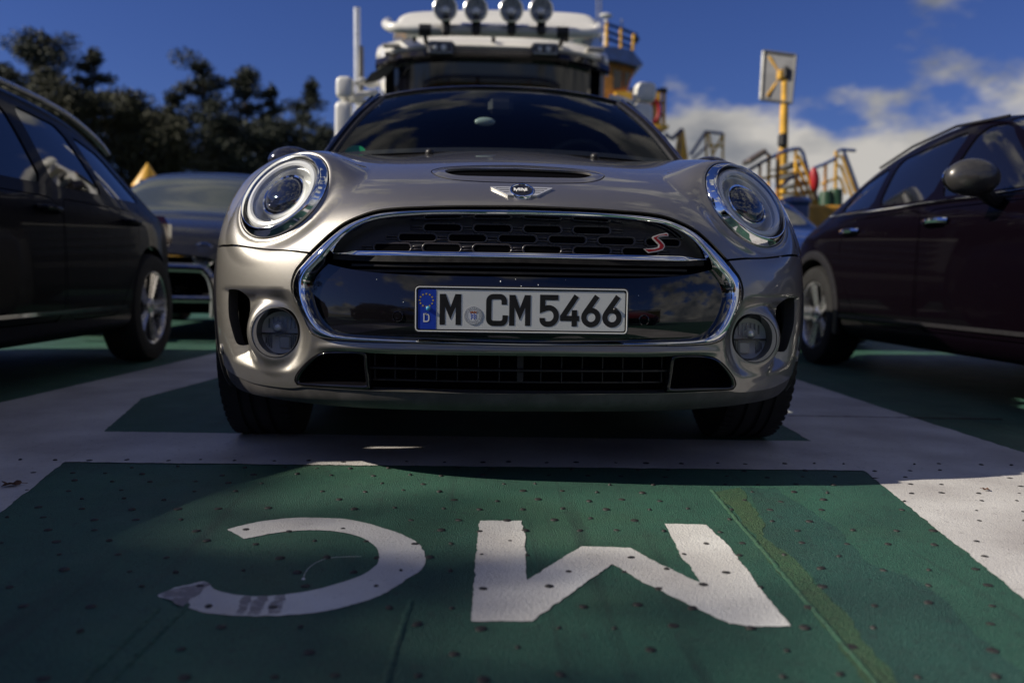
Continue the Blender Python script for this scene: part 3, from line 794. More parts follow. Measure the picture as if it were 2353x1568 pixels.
skin('scoop_dark_skin', lambda u, v: nose(u, v, -.010), uvs, Ts[inside(uvs[Ts].mean(1), L_SL)], DEEP, mini, 0)  # black skin added just below the slit, painting its dark inside
# dark lining behind the openings
lin = [(k, True) for L in (L_HL, L_FG) for k in both(L)]
uvb, Tb = trim(.205, .117, -5.0, 5.0, .6, 14.8, lin, .05)
cb = uvb[Tb].mean(1); cb = np.stack([np.abs(cb[:, 0]), cb[:, 1]], 1)
def lining(u, v):
    P = NOSE.ev(u, v); e = 2e-3; N = np.cross(NOSE.ev(u+e, v)-NOSE.ev(u-e, v), NOSE.ev(u, v+e)-NOSE.ev(u, v-e))
    N /= np.linalg.norm(N, axis=-1)[..., None]; return P-N*.062
skin('inner_lining', lining, uvb, Tb[~(inside(cb, L_HL) | inside(cb, L_FG))], DEEP, mini, .0)

# grille: chrome surround, slotted mesh, chrome bar, gloss panel
def lift(q, d):
    q = np.array(q); return nose(q[:, 0], q[:, 1], 0)*1.0 if d == 0 else nose(q[:, 0], q[:, 1], d)
n_ = 240
ro, ri = resample(half(T_GO), n_), resample(half(T_GI), n_)
k0 = np.arange(n_)
def ringmix(t, d): return lift(ro*(1-t)+ri*t, d)
band('grille_surround', [ringmix(0, -.02), ringmix(0, .0005), ringmix(.06, .004), ringmix(.25, .009), ringmix(.5, .0135), ringmix(.74, .0160), ringmix(.9, .0140), ringmix(1.0, .006), ringmix(1.0, -.045)], CHROME, mini, angle=60)
T_PT = smooth([(720,596),(740,601),(790,614),(860,624),(960,630),(1080,632.5),(CXP-1,634)], 4)     # upper edge of the gloss panel
q = NOSE.px(T_PT); PTu, PTv = q[::-1, 0], q[::-1, 1]
T_PT2 = smooth([(700,586),(740,588),(790,591),(860,594),(960,595.5),(1080,596.5),(CXP-1,597)], 4)
q2 = NOSE.px(T_PT2); QTu, QTv = q2[::-1, 0], q2[::-1, 1]
uvg, Tg = trim(.205, .117, -3.1, 3.1, 2.5, 10, [(L_GI, True)]+[(k, False) for k in both(q)]+[(k, False) for k in both(q2)], .014)
cg = uvg[Tg].mean(1); ig = inside(cg, L_GI); ag = np.abs(cg[:, 0]); lowg = cg[:, 1] < np.interp(ag, PTu, PTv); upg = cg[:, 1] > np.interp(ag, QTu, QTv)
skin('number_plate_panel', lambda u, v: nose(u, v, -.012), uvg, Tg[ig & lowg], GLOSSBLK, mini, .03)
skin('grille_mesh_panel', lambda u, v: nose(u, v, -.030), uvg, Tg[ig & upg], BLACK, mini, .01)
skin('grille_slot_recess', lambda u, v: nose(u, v, -.050), uvg, Tg[ig & ~lowg & ~upg], DEEP, mini, .0)
def front_at(x, z, d=0.0):
    h = NOSE.cast((max(abs(x), 2e-4), -2, z), (0, 1, 0)); e = 1e-2
    if h is None: return None
    u = h[0]*(1 if x >= 0 else -1)
    P = nose(np.array([u]), np.array([h[1]]), d)[0]; n = normals_of(lambda a, b: nose(a, b), np.array([[u, h[1]]]))[0]
    return P, n
gi_xz = nose(L_GI[:, 0], L_GI[:, 1])[:, [0, 2]]
# oblong slots of the mesh
def stadium(w, h_, n=8):
    r_ = h_/2; return arc(w/2-r_, 0, r_, -90, 90, n)+arc(-w/2+r_, 0, r_, 90, 270, n)
MESHBLK = mat('satin black grille', (0.034, 0.030, 0.034), rough=0.3, coat=0.3, rvar=0.06)
mb = MB(); mb.tube([(x, y, 0) for x, y in stadium(.098, .0215)], .0031, 6, closed=True); slot_me = mesh('slot_rim', mb.V, mb.F, MESHBLK)
mb = MB(); mb.prism(stadium(.094, .0175), -.001, .0006); hole_me = mesh('slot_opening', mb.V, mb.F, DEEP, False)
mb = MB()
for s_ in (-1, 1): mb.tube([(-.018, s_*.0035, 0), (.018, s_*.0035, 0)], .0024, 6)
link_me = mesh('slot_link', mb.V, mb.F, MESHBLK)
for row, z in enumerate((.6605, .6335, .6065)):
    for i in range(-5, 6):
        x = i*.127+(.0635 if row % 2 == 0 else 0)-.012
        for kind, xx, wdt in (('slot', x, .052), ('link', x+.0635, .022)):
            pts = np.array([(xx-wdt, z), (xx+wdt, z), (xx-wdt*.8, z+.012), (xx+wdt*.8, z+.012), (xx-wdt*.8, z-.012), (xx+wdt*.8, z-.012)])
            if not inside(pts, gi_xz).all(): continue
            f = front_at(xx, z, -.0285)
            if f is None: continue
            m = frame(f[0], (f[1][0], f[1][1], f[1][2]*.6))
            if kind == 'slot':
                o = put('slot_rim', slot_me, mini, matrix=m); put('slot_opening', hole_me, o)
            else: put('slot_link', link_me, mini, matrix=m)
# chrome bar with pointed ends
P = []
xs = np.linspace(-.474, .474, 60)
for x in xs:
    f = front_at(x, .5835, .0); w = min(1, (0.476-abs(x))/.07)
    P.append([f[0]+np.array([0, dy-.004, dz*max(w, .08)]) for dy, dz in ((.014, .0066), (-.002, .0066), (-.0085, -.0030), (-.008, -.0052), (-.004, -.0062), (.014, -.0062))])
mb = MB(); mb.grid(P); mb.build('grille_bar', CHROME, mini, angle=50)
for z, d in ((.562, -.036), (.5475, -.036)):
    P = []
    for x in np.linspace(-.44, .44, 40):
        f = front_at(x, z, d); P.append([f[0]+np.array([0, dy, dz]) for dy, dz in ((.01, .003), (0, .003), (0, -.003), (.01, -.003))])
    mb = MB(); mb.grid(P); mb.build('grille_fin', BLACK, mini, angle=30)
# parking sensors in the panel and one at the bumper corner
for px, py in ((911, 726), (1482, 735)):
    w_ = at_y(px, py, .03); f = front_at(w_[0], w_[2], -.012); m = frame(f[0]+f[1]*.001, f[1])
    mb = MB(); mb.lathe([(.0135, -.002), (.0135, .001), (.0118, .0018), (.0112, .0004), (.0098, .0004), (.009, .0016), (.001, .0018)], 24, cap1=True)
    mb.build('parking_sensor', GLOSSBLK, mini, matrix=m)
for s_ in (-1, 1):
    h = NOSE.side([(.36, .315)])
    if len(h):
        Pq = nose(h[:, 0]*s_, h[:, 1]); nq = normals_of(nose, h*np.array([[s_, 1]]))
        mb = MB(); mb.lathe([(.0165, -.004), (.0165, .003), (.0145, .0045), (.0125, .003), (.0115, .003), (.0105, .0045), (.001, .005)], 24, cap1=True)
        mb.build('corner_sensor', PAINT, mini, matrix=frame(Pq[0], nq[0]))

for px, py, r_ in ((1150, 644.7, .0016), (1184.7, 639.6, .0009), (1197.6, 655.8, .0012), (1237, 652.8, .0011), (924, 692.7, .0009), (1471, 677.7, .0009), (860, 640, .0008), (1300, 641, .0007)):
    w_ = at_y(px, py, .025); f = front_at(w_[0], w_[2], -.011); mb = MB(); mb.sphere((0, 0, 0), r_, 8, 6, (1, 1.5, .6)); mb.build('insect_speck', WHITEPAINT, mini, matrix=frame(f[0], f[1]))
# lower intake: slats, ribs and the two framed ducts
skl = lambda u, v: nose(u, v, -.052)
uvl, Tl = trim(.205, .117, -4.2, 4.2, 1.0, 5.5, [(L_LI, True)], .02)
skin('lower_intake_back', skl, uvl, Tl[inside(uvl[Tl].mean(1), L_LI)], DEEP, mini, 0)
RIB = mat('satin dark slat', (0.009, 0.008, 0.010), rough=0.42, rvar=0.1)
for z, hh, d, mm in ((.2925, .0035, -.018, RIB), (.3325, .002, -.03, RIB), (.2605, .003, -.03, RIB)):
    P = []
    for x in np.linspace(-.385, .385, 44):
        f = front_at(x, z, d); P.append([f[0]+np.array([0, dy, dz*hh]) for dy, dz in ((.025, 1), (.002, 1), (0, .6), (0, -.6), (.002, -1), (.025, -1))])
    mb = MB(); mb.grid(P); mb.build('intake_slat', mm, mini, angle=40)
for i in range(-7, 8):
    x = i*.0535
    if abs(x) > .38: continue
    mb = MB()
    f0, f1 = front_at(x, .262, -.03), front_at(x, .334, -.03); c = (f0[0]+f1[0])/2
    mb.box((c[0], c[1]+.012, c[2]), (.0026 if i else .016, .022, .078)); mb.build('intake_rib', RIB, mini, False)
T_DO = smooth([(677,871),(684,853),(707,828),(731,812.5),(755,807),(790,806),(826,807.5),(841,814),(845,850),(849,886),(843,895),(767,891),(694,886.5),(681,881)], 4, True)
T_DI = smooth([(686,873),(693,858),(714,834),(735,819),(756,813.5),(790,812),(822,813.5),(833,819),(836,850),(839,879),(835,884),(767,881.5),(697,879.5),(688,878)], 4, True)
for s_ in (-1, 1):
    a, b = resample(NOSE.px(T_DO)*[s_, 1], 90), resample(NOSE.px(T_DI)*[s_, 1], 90)
    ML = lambda t, d: lift(a*(1-t)+b*t, d)
    du = band('duct_frame', [ML(0, -.03), ML(0, -.004), ML(.2, .0005), ML(.5, .002), ML(.85, .0), ML(1, -.005), ML(1.05, -.05)], GLOSSBLK, mini, angle=60)
    uvd, Td = trim(.205, .117, *((-4.2, -1.2) if s_ < 0 else (1.2, 4.2)), 1.0, 5.0, [(b, True)], .03)
    skin('duct_opening', lambda u, v: nose(u, v, -.047), uvd, Td[inside(uvd[Td].mean(1), b)], DEEP, du, 0)

# headlights
PROJ = mat('projector lens', (0.010, 0.011, 0.014), rough=0.02, coat=1.0, spec=0.9, rvar=0.01)
for s_ in (-1, 1):
    flip = np.array([s_, 1, 1]); m = frame(HL_C, HL_N)
    if s_ < 0: m = mirror_x(m)
    # the lamp looks straighter ahead than the body it sits in: inner rings are shifted outwards and forwards
    Z = Vector(HL_N*flip); fwd = Vector((-.006*-s_, -.020, .006)); sh = m.to_3x3().inverted()@fwd
    hl = empty('headlight', parent=mini); hl.matrix_local = m
    S_ = lambda t: (sh.x*t, sh.y*t)
    prof = [(.1425, -.012), (.1425, .004), (.1405, .0075), (.136, .0090), (.130, .0105), (.125, .0118), (.1222, .0112), (.121, .006), (.121, -.01)]
    sf = [S_(0), S_(0), S_(.1), S_(.35), S_(.7), S_(.95), S_(1), S_(1), S_(1)]
    prof = [(r_, z+sh.z*[0, 0, .1, .35, .7, .95, 1, 1, 1][i]) for i, (r_, z) in enumerate(prof)]
    mb = MB(); mb.lathe(prof, 72, shift=sf); mb.build('chrome_ring', CHROME, hl, angle=60)
    z0 = sh.z
    one = lambda pr: ([(r_, z+z0) for r_, z in pr], [S_(1)]*len(pr))
    pr, sf = one([(.1215, .004), (.118, -.003), (.1150, -.003)]); mb = MB(); mb.lathe(pr, 64, shift=sf); mb.build('gasket', BLACK, hl)
    pr, sf = one([(.1155, -.003), (.113, .007), (.106, .015), (.092, .022), (.07, .029), (.043, .033), (.016, .0345), (.001, .035)]); mb = MB(); mb.lathe(pr, 64, shift=sf); mb.build('lens', LENS, hl)
    pr, sf = one([(.1145, -.006), (.108, -.010), (.099, -.008), (.091, -.010), (.087, -.020), (.085, -.034), (.078, -.044), (.070, -.042), (.064, -.030)]); mb = MB(); mb.lathe(pr, 64, shift=sf); mb.build('reflector', SHINY, hl, angle=40)
    pr, sf = one([(.113, -.001), (.108, .004), (.099, .005), (.094, .001), (.094, -.012)]); mb = MB(); mb.lathe(pr, 64, shift=sf)
    mb.build('running_light_ring', mat('frosted light guide', (0.80, 0.80, 0.79), rough=0.25, rvar=0.1, coat=0.5), hl)
    pr, sf = one([(.070, -.040), (.070, -.010), (.066, -.005), (.0615, -.007), (.061, -.018)]); mb = MB(); mb.lathe(pr, 48, shift=sf); mb.build('projector_ring', CHROME, hl, angle=40)
    pr, sf = one([(.0612, -.018), (.058, -.008), (.051, .002), (.039, .010), (.023, .0145), (.007, .016), (.001, .016)]); mb = MB(); mb.lathe(pr, 48, shift=sf); mb.build('projector_lens', PROJ, hl)
    mb = MB(); mb.lathe([(.112, -.012), (.09, -.07), (.05, -.10), (.001, -.10)], 48); mb.build('housing', DEEP, hl)
# fog lamps
LGR_ = mat('grey lamp rib', (.30, .30, .31), rough=.3, metal=.5, rvar=.1)
for s_ in (-1, 1):
    m = frame(FG_C, FG_N)
    if s_ < 0: m = mirror_x(m)
    fg = empty('fog_lamp', parent=mini); fg.matrix_local = m
    mb = MB(); mb.lathe([(.0655, -.012), (.0655, .0005), (.0640, .0015), (.0625, -.001), (.0600, -.016), (.0575, -.030), (.0560, -.036)], 48); mb.build('bezel', BLACK, fg, angle=50)
    mb = MB(); mb.lathe([(.0560, -.036), (.0545, -.030), (.048, -.0255), (.032, -.0215), (.013, -.020), (.001, -.0198)], 48); mb.build('lens', FOGGLASS, fg)
    mb = MB(); mb.lathe([(.0560, -.037), (.050, -.048), (.036, -.060), (.018, -.066), (.001, -.067)], 40); mb.build('reflector', SHINY, fg)
    mb = MB(); mb.box((0, -.003, -.040), (.108, .0045, .016)); mb.build('divider', BLACK, fg, False)
    mb = MB(); mb.box((-.010*s_, -.026, -.050), (.030, .032, .02), bev=.003); mb.build('bulb_shield', mat('pale bulb shield', (0.5, 0.5, 0.48), rough=0.4, rvar=0.1), fg, False)
    mb = MB(); mb.sphere((.012*s_, .014, -.050), .016, 16, 10); mb.build('bulb', REFLECT, fg)
    for k in range(-3, 4):
        mb = MB(); mb.box((k*.012, .024, -.046), (.0022, .036*math.sqrt(1-(k/4.2)**2), .006)); mb.build('reflector_rib', LGR_, fg, False)
    for xx in (-1, 1):
        for k in range(4):
            mb = MB(); mb.box((xx*(.028+.005*k), -.022, -.044), (.0016, .040-.007*k, .006)); mb.build('reflector_rib', LGR_, fg, False)

# number plate, embossed
PL = empty('number_plate', parent=mini); PL.matrix_local = Matrix.Translation((-.0015, -.0005, .4500))@Matrix.Rotation(math.radians(90), 4, 'X')
def rrect(w, h_, r_, n=6): return arc(w/2-r_, h_/2-r_, r_, 0, 90, n)+arc(-w/2+r_, h_/2-r_, r_, 90, 180, n)+arc(-w/2+r_, -h_/2+r_, r_, 180, 270, n)+arc(w/2-r_, -h_/2+r_, r_, 270, 360, n)
mb = MB(); mb.prism(rrect(.526, .116, .012), -.022, -.003); mb.build('plate_holder', BLACK, PL, False)
mb = MB(); mb.prism(rrect(.520, .110, .010), -.003, 0); mb.build('plate_sheet', PLATEW, PL, False)
def rimloop(w, h_, r_, z): return [(x, y, z) for x, y in rrect(w, h_, r_)]
band('raised_edge', [rimloop(.5202, .1102, .0101, -.002), rimloop(.5202, .1102, .0101, .0012), rimloop(.5175, .1075, .0088, .0018), rimloop(.5145, .1045, .0073, .0012), rimloop(.5140, .1040, .007, .0002)], mat('plate edge', (0.70, 0.70, 0.68), rough=0.3, rvar=0.1), PL)
band('black_border', [rimloop(.5145, .1045, .0073, .0006), rimloop(.5070, .0970, .005, .0006)], PLATEB, PL)
mb = MB(); mb.prism([(-.2535, -.0485), (-.2095, -.0485), (-.2095, .0485), (-.2535, .0485)], 0, .0004); eub = mb.build('eu_band', EUBLUE, PL, False)
for k in range(12):
    cx, cy = -.2335+.0163*math.sin(k*math.pi/6), .0215+.0155*math.cos(k*math.pi/6)
    mb = MB(); mb.prism([(cx+(.0031 if i % 2 == 0 else .0013)*math.sin(i*math.pi/5), cy+(.0031 if i % 2 == 0 else .0013)*math.cos(i*math.pi/5)) for i in range(10)], .0004, .0007); mb.build('star', GOLD, eub, False)
def glyph(name, strokes, x, y, w, m, parent, h_=.001, k=.001, closed=()):
    mb = MB()
    for i, st in enumerate(strokes):
        V, F = stroke([(a*k, b*k) for a, b in st], w*k, i in closed); n = len(V)
        zz = h_+.00006*i
        mb.add([(x+v.x, y+v.y, zz) for v in V], F)
        mb.add([(x+v.x, y+v.y, zz) for v in V]+[(x+v.x, y+v.y, 0) for v in V], [(2*j, 2*j+2, n+2*j+2, n+2*j) for j in range(n//2-1)]+[(2*j+3, 2*j+1, n+2*j+1, n+2*j+3) for j in range(n//2-1)])
    return mb.build(name, m, parent, False)
GL = {
 'M': [[(5, 0), (5, 75)], [(44, 0), (44, 75)], [(6.5, 73), (24.5, 28), (42.5, 73)]],
 'C': [[(42.5, 51), (42.5, 61)]+arc(32, 60, 10.2, 0, 90, 6)[1:]+arc(16, 59, 11, 90, 180, 6)+arc(16, 16, 11, 180, 270, 6)+arc(34, 16, 11, 270, 360, 6)+[(45.4, 25)]],
 '5': [[(45, 70), (6.5, 70), (6.5, 40.5), (13, 43)]+arc(22, 25, 18.5, 105, -90, 14, 20)+arc(17, 16, 11, 270, 180, 6)+[(6, 20)]],
 '4': [[(38, 75), (4.5, 24), (4.5, 19.5), (45, 19.5)], [(33, 0), (33, 40)]],
 '6': [[(37, 75), (8.2, 33)], arc(22.5, 22.5, 17.5, 0, 345, 24)],
}
for ch, x0 in (('M', .0605), ('C', .1735), ('M', .2300), ('5', .3035), ('4', .3555), ('6', .4070), ('6', .4590)):
    glyph('letter' if ch in 'MC' else 'digit', GL[ch], -.260+x0, -.0375, 13.2, PLATEB, PL, .0004, closed=(1,) if ch == '6' else ())
glyph('letter', [[(1.5, 0), (1.5, 21)], [(1.5, 19.5), (8, 19.5)]+arc(7.5, 13.5, 6, 90, 0, 5)+arc(7.5, 7.5, 6, 0, -90, 5)+[(1.5, 1.5)]], -.2405, -.0315, 3, WHITEPAINT, eub, .0008)
for x, y, m_ in ((-.2285, .0015, mat('blue screw cap', (0.05, 0.30, 0.50), rough=0.3, coat=0.5, rvar=.05)), (.2295, .0045, PLATEB)):
    mb = MB(); mb.sphere((x, y, .0006), .0058, 16, 10, (1, 1, .6)); mb.build('screw_cap', m_, PL)
# state seal
sx, sy = -.1190, -.0145
mb = MB(); mb.lathe([(.0222, .0003), (.0222, .0007), (.001, .0007)], 40, Matrix.Translation((sx, sy, 0)), cap1=True); seal = mb.build('seal', mat('seal silver', (0.55, 0.57, 0.60), rough=0.35, rvar=.1), PL)
for r_ in (.0215, .0150):
    V, F = stroke(arc(sx, sy, r_, 0, 351, 39), .0006, True); mb = MB(); mb.add([(v.x, v.y, .0009) for v in V], F); mb.build('seal_ring', PLATEB, seal, False)
mb = MB(); mb.prism([(sx-.0075, sy+.006), (sx-.0075, sy-.007), (sx-.004, sy-.0105), (sx, sy-.0115), (sx+.004, sy-.0105), (sx+.0075, sy-.007), (sx+.0075, sy+.006)], .0007, .0009); mb.build('shield', WHITEPAINT, seal, False)
for i in range(4):
    for j in range(3):
        cx, cy = sx-.0058+i*.0038+j*.0004, sy+.0035-j*.0052-(i % 2)*.0026
        if cy < sy-.0085: continue
        mb = MB(); mb.prism([(cx-.0017, cy), (cx+.0003, cy+.0027), (cx+.0019, cy), (cx-.0001, cy-.0027)], .0009, .00105); mb.build('lozenge', EUBLUE, seal, False)
mb = MB(); mb.prism([(sx-.008, sy+.006), (sx-.008, sy+.0115), (sx-.006, sy+.009), (sx-.003, sy+.012), (sx, sy+.009), (sx+.003, sy+.012), (sx+.006, sy+.009), (sx+.008, sy+.0115), (sx+.008, sy+.006)], .0009, .0011); mb.build('crown', mat('crown brown', (0.30, 0.09, 0.03), rough=.5, rvar=.1), seal, False)
def ring_text(txt, r_, a_mid, step, size, inward, parent, name):
    mb = MB(); n = len(txt)
    for i, ch in enumerate(txt):
        if ch == ' ': continue
        cu = bpy.data.curves.new('t', 'FONT'); cu.body = ch; cu.size = size; cu.align_x = 'CENTER'; cu.resolution_u = 2
        ob = bpy.data.objects.new('t', cu); me = bpy.data.meshes.new_from_object(ob)
        a = math.radians(a_mid+(i-(n-1)/2)*step*(-1 if not inward else 1)); rz = a-math.pi/2+(math.pi if inward else 0)
        M_ = Matrix.Translation((sx+r_*math.cos(a), sy+r_*math.sin(a), .00095))@Matrix.Rotation(rz, 4, 'Z')
        mb.add([M_@v.co for v in me.vertices], [tuple(p_.vertices) for p_ in me.polygons])
        bpy.data.objects.remove(ob); bpy.data.curves.remove(cu); bpy.data.meshes.remove(me)
    mb.build(name, PLATEB, parent, False)
ring_text('BAYERN', .0165, 90, 15, .0052, False, seal, 'seal_lettering')
ring_text('LANDESHAUPTSTADT MÜNCHEN', .0200, 270, 11.2, .0044, True, seal, 'seal_lettering')

# winged badge on the bonnet
q = NOSE.px([(1188, 441)]); q[0, 0] = 0; bp_, bn_ = nose(q[:, 0], q[:, 1])[0], normals_of(nose, q)[0]
BG = empty('badge', parent=mini); BG.matrix_local = frame(bp_+bn_*.001, bn_)@Matrix.Diagonal((1, 1.25, 1, 1))
WINGDK = mat('badge black enamel', (0.006, 0.006, 0.009), rough=0.45, coat=0.15, rvar=.05)
for s_ in (-1, 1):
    mb = MB(); mb.prism([(s_*.026, .018), (s_*.060, .0175), (s_*.080, .0165), (s_*.078, .012), (s_*.037, -.0225), (s_*.022, -.0225)], -.004, .0035); wg = mb.build('wing', SILVER, BG, False)
    for k, (x1, y_) in enumerate(((.066, .0095), (.057, .001), (.047, -.0085))):
        mb = MB(); mb.box((s_*(.032+x1)/2, y_, .0036), (x1-.032, .0018, .0006)); mb.build('wing_groove', WINGDK, wg, False)
mb = MB(); mb.lathe([(.0315, -.004), (.0315, .004), (.0300, .0062), (.0275, .0058), (.0268, .004), (.001, .0042)], 48); mb.build('disc_rim', CHROME, BG, angle=40)
mb = MB(); mb.lathe([(.0262, .0043), (.001, .0050)], 48); dsk = mb.build('disc', WINGDK, BG)
for ch, x0, st in (('M', -.0238, [[(1, 0), (1, 11)], [(11, 0), (11, 11)], [(1.3, 10.5), (6, 2), (10.7, 10.5)]]), ('I', -.0095, [[(1.2, 0), (1.2, 11)]]), ('N', -.0048, [[(1, 0), (1, 11)], [(9, 0), (9, 11)], [(1.4, 10.4), (8.6, .6)]]), ('I', .0075, [[(1.2, 0), (1.2, 11)]])):
    st = [[(a*1.16, b*1.25) for a, b in s__] for s__ in st]
    glyph('badge_letter', st, x0+.0035, -.0066, 2.5, WHITEPAINT, dsk, .0066)

# red S emblem in the mesh
SO = [(480,935),(478,912),(462,903),(400,915),(350,932),(335,945),(345,965),(375,995),(395,1015),(390,1030),(350,1040),(258,1047),(302,1085),(370,1075),(430,1058),(450,1030),(445,1005),(415,970),(385,950),(400,942),(440,935)]
SO = [at_y(1411.2+x*.2572, 302.4+y*.2572, .060) for x, y in SO]
SB = empty('emblem', parent=mini); SB.location = (0, .060, 0)
def shrink(poly, d):
    n = len(poly); out = []
    for i in range(n):
        a, b, c = (Vector(poly[(i+k) % n]) for k in (-1, 0, 1)); d0, d1 = (b-a).normalized(), (c-b).normalized()
        nn = (Vector((-d0.y, d0.x))+Vector((-d1.y, d1.x))).normalized(); out.append(tuple(b+nn*d))
    return out
so2 = [(p_[0], p_[2]) for p_ in SO]
ar = sum(so2[i][0]*so2[(i+1) % len(so2)][1]-so2[(i+1) % len(so2)][0]*so2[i][1] for i in range(len(so2)))
mR = Matrix.Rotation(math.radians(90), 4, 'X')
mb = MB(); mb.prism(so2, -.004, .003, mR); mb.build('emblem_rim', SILVER, SB, False)
mb = MB(); mb.prism(shrink(so2, .0031 if ar > 0 else -.0031), .003, .0042, mR); mb.build('emblem_letter', REDENAMEL, SB, False)

# washer jets
for px, py, yy in ((987, 348, .98), (1366, 358, .98)):
    w_ = at_y(px, py, yy); mb = MB(); mb.sphere((w_[0], w_[1], w_[2]-.004), .016, 12, 8, (1, 1.2, .9)); mb.build('washer_jet', BLACK, mini)

# windscreen, pillars, roof and cabin
def wscurve(t, k):
    """t across -1..1, k 0 bottom .. 1 top"""
    b = np.array([.66*t, 1.03+.20*abs(t)**2.2, .978-.006*t*t]); tp = np.array([.515*t, 1.70+.115*abs(t)**2.2, 1.345-.026*abs(t)**2.5])
    return b*(1-k)+tp*k+np.array([0, -.03, .012])*math.sin(math.pi*k)
mb = MB(); mb.grid([[wscurve(t, k) for k in np.linspace(0, 1, 14)] for t in np.linspace(-1, 1, 30)]); mb.build('windscreen', SCREEN, mini)
mb = MB()
for lo, hi in ((0.0, .05), (.955, 1.0)): mb.grid([[wscurve(t, k)+np.array([0, .002, -.001]) for k in np.linspace(lo, hi, 4)] for t in np.linspace(-1, 1, 30)])
mb.build('windscreen_frit', BLACK, mini)
ROOFP = mat('black roof paint with sky tint', (0.010, 0.010, 0.018), rough=0.2, coat=1.0, rvar=.05)  # near-black gloss paint, the blue of the mirrored sky put into its colour
for s_ in (-1, 1):
    P = []
    for k in np.linspace(-.03, 1, 16):
        a = wscurve(s_*1.0, k); a = a+np.array([s_*-.012, .0, .0])
        P.append([a, a+np.array([s_*.014, -.008, .004]), a+np.array([s_*.034, .004, .006]), a+np.array([s_*.046, .04, 0]), a+np.array([s_*.040, .09, -.01])])
    mb = MB(); mb.grid(P, flip=s_ > 0); mb.build('pillar', BLACK, mini)
    mb = MB(); mb.tube([np.array(wscurve(s_, k))+np.array([s_*.026, -.004, .010]) for k in np.linspace(0, 1, 14)], .007, 8); mb.build('pillar_trim', ROOFP, mini)
st = [(1.70, 1.345, .515, 1.319, .115), (1.78, 1.362, .545, 1.325, .10), (2.1, 1.395, .575, 1.345, .03), (2.6, 1.412, .585, 1.355, 0), (3.2, 1.405, .58, 1.35, 0), (3.7, 1.375, .565, 1.325, 0), (4.0, 1.325, .54, 1.285, 0)]
P = [[(t*w, y+c*abs(t)**2.2, zc+(ze-zc)*abs(t)**2.4) for t in np.linspace(-1, 1, 21)] for y, zc, w, ze, c in st]
mb = MB(); mb.grid(P); mb.grid([[(x, y, z-.02) for x, y, z in r_] for r_ in P], flip=True); mb.tube([(t*.517, 1.697+.115*abs(t)**2.2, 1.348-.026*abs(t)**2.5) for t in np.linspace(-1, 1, 25)], .008, 8)
mb.build('roof', ROOFP, mini)
for s_ in (-1, 1):
    rows = []
    for y in np.linspace(1.06, 4.12, 24):
        w = .903-.10*max(0, (y-3.5)/.62)**2; rows.append([(s_*(w-.02), y, .2), (s_*w, y, .24), (s_*(w+.0), y, .45), (s_*w, y, .65), (s_*(w-.004), y, .78), (s_*(w-.03), y, .90), (s_*(w-.055), y, .93), (s_*(w-.13), y, .937), (s_*(w-.19), y, .932)])
    mb = MB(); mb.grid(rows, flip=s_ < 0); mb.build('body_side', PAINT, mini)
    wn_ = []
    for y in np.linspace(1.30, 4.05, 16):
        w = .735+.075*min(1, max(0, (y-1.3)/.9))-.08*max(0, (y-3.5)/.62)**2; tt = min(1, max(0, (y-1.25)/.56)); zt = .93+tt*(1.335-.93)-.05*max(0, (y-3.6)/.45); wr = w+(.575-w)*tt
        wn_.append([(s_*(w+(wr-w)*k), y, .93+(zt-.93)*k) for k in np.linspace(0, 1, 5)])
    mb = MB(); mb.grid(wn_, flip=s_ < 0); mb.build('side_window', DARKGLASS, mini)
    # door mirror
    mr = empty('door_mirror', parent=mini); mr.location = (s_*.855, 1.45, .980)
    mb = MB(); mb.sphere((0, 0, 0), .06, 24, 16, (1.55, .75, 1.0)); mb.build('mirror_cap', mat('dark chrome cap', (0.03, 0.03, 0.045), rough=0.12, metal=.4, coat=1, rvar=.05), mr)
    mb = MB(); mb.tube([(-s_*.05, .01, -.02), (-s_*.09, .02, -.055)], .018, 10); mb.build('mirror_arm', BLACK, mr)
    # wheels
    for wy in (WH_Y, WH_Y+2.67):
        wh = empty('wheel', parent=mini); wh.matrix_local = Matrix.Translation((s_*.783, wy, WH_Z))@Matrix.Rotation(math.radians(90*s_), 4, 'Y')
        pf = [(.215, .085), (.222, .102), (.245, .108), (.275, .107), (.295, .103), (.304, .096), (.309, .086), (.311, .070)]
        gr = []
        for a, b in ((.070, .048), (.036, .012), (-.012, -.036), (-.048, -.070)):
            gr += [(.3115, a), (.3115, b), (.304, b-.001), (.304, b-.010)]
        pf = pf+gr[:-2]+[(r_, -z) for r_, z in pf[::-1]]
        mb = MB(); mb.lathe(pf, 72); mb.build('tyre', RUBBER, wh, angle=30)
        mb = MB()
        for i in range(64):
            th = 2*math.pi*i/64
            for zz in (.083, -.083): mb.box((.3085*math.cos(th), .3085*math.sin(th), zz), (.006, .017, .030), rz=th+.12)
        tag(mb.build('tread_blocks', RUBBER, wh, False), kind='stuff')
        mb = MB(); mb.lathe([(.218, .085), (.212, .09), (.205, .07), (.2, .02), (.2, -.085)], 40)
        for i in range(5):
            th = 2*math.pi*i/5; c, s2 = math.cos(th), math.sin(th); mb.box((.11*c, .11*s2, .07), (.19, .04, .02), rz=th)
        mb.lathe([(.05, .06), (.05, .085), (.03, .09), (.001, .09)], 20); mb.build('rim', ALLOY, wh)
        mb = MB(); mb.lathe([(.205, .0), (.001, .0)], 32); mb.lathe([(.205, -.08), (.001, -.08)], 32); mb.build('brake_disc', mat('dark brake disc', (.05, .05, .052), rough=.5, metal=.5, rvar=.1), wh)  # solid discs added to stop sunlight passing through the rim
mb = MB(); mb.grid([[(x, y, z) for x in np.linspace(-.78, .78, 5)] for y, z in ((4.0, 1.30), (4.12, .95), (4.2, .7), (4.2, .3))]); mb.build('tailgate', PAINT, mini)
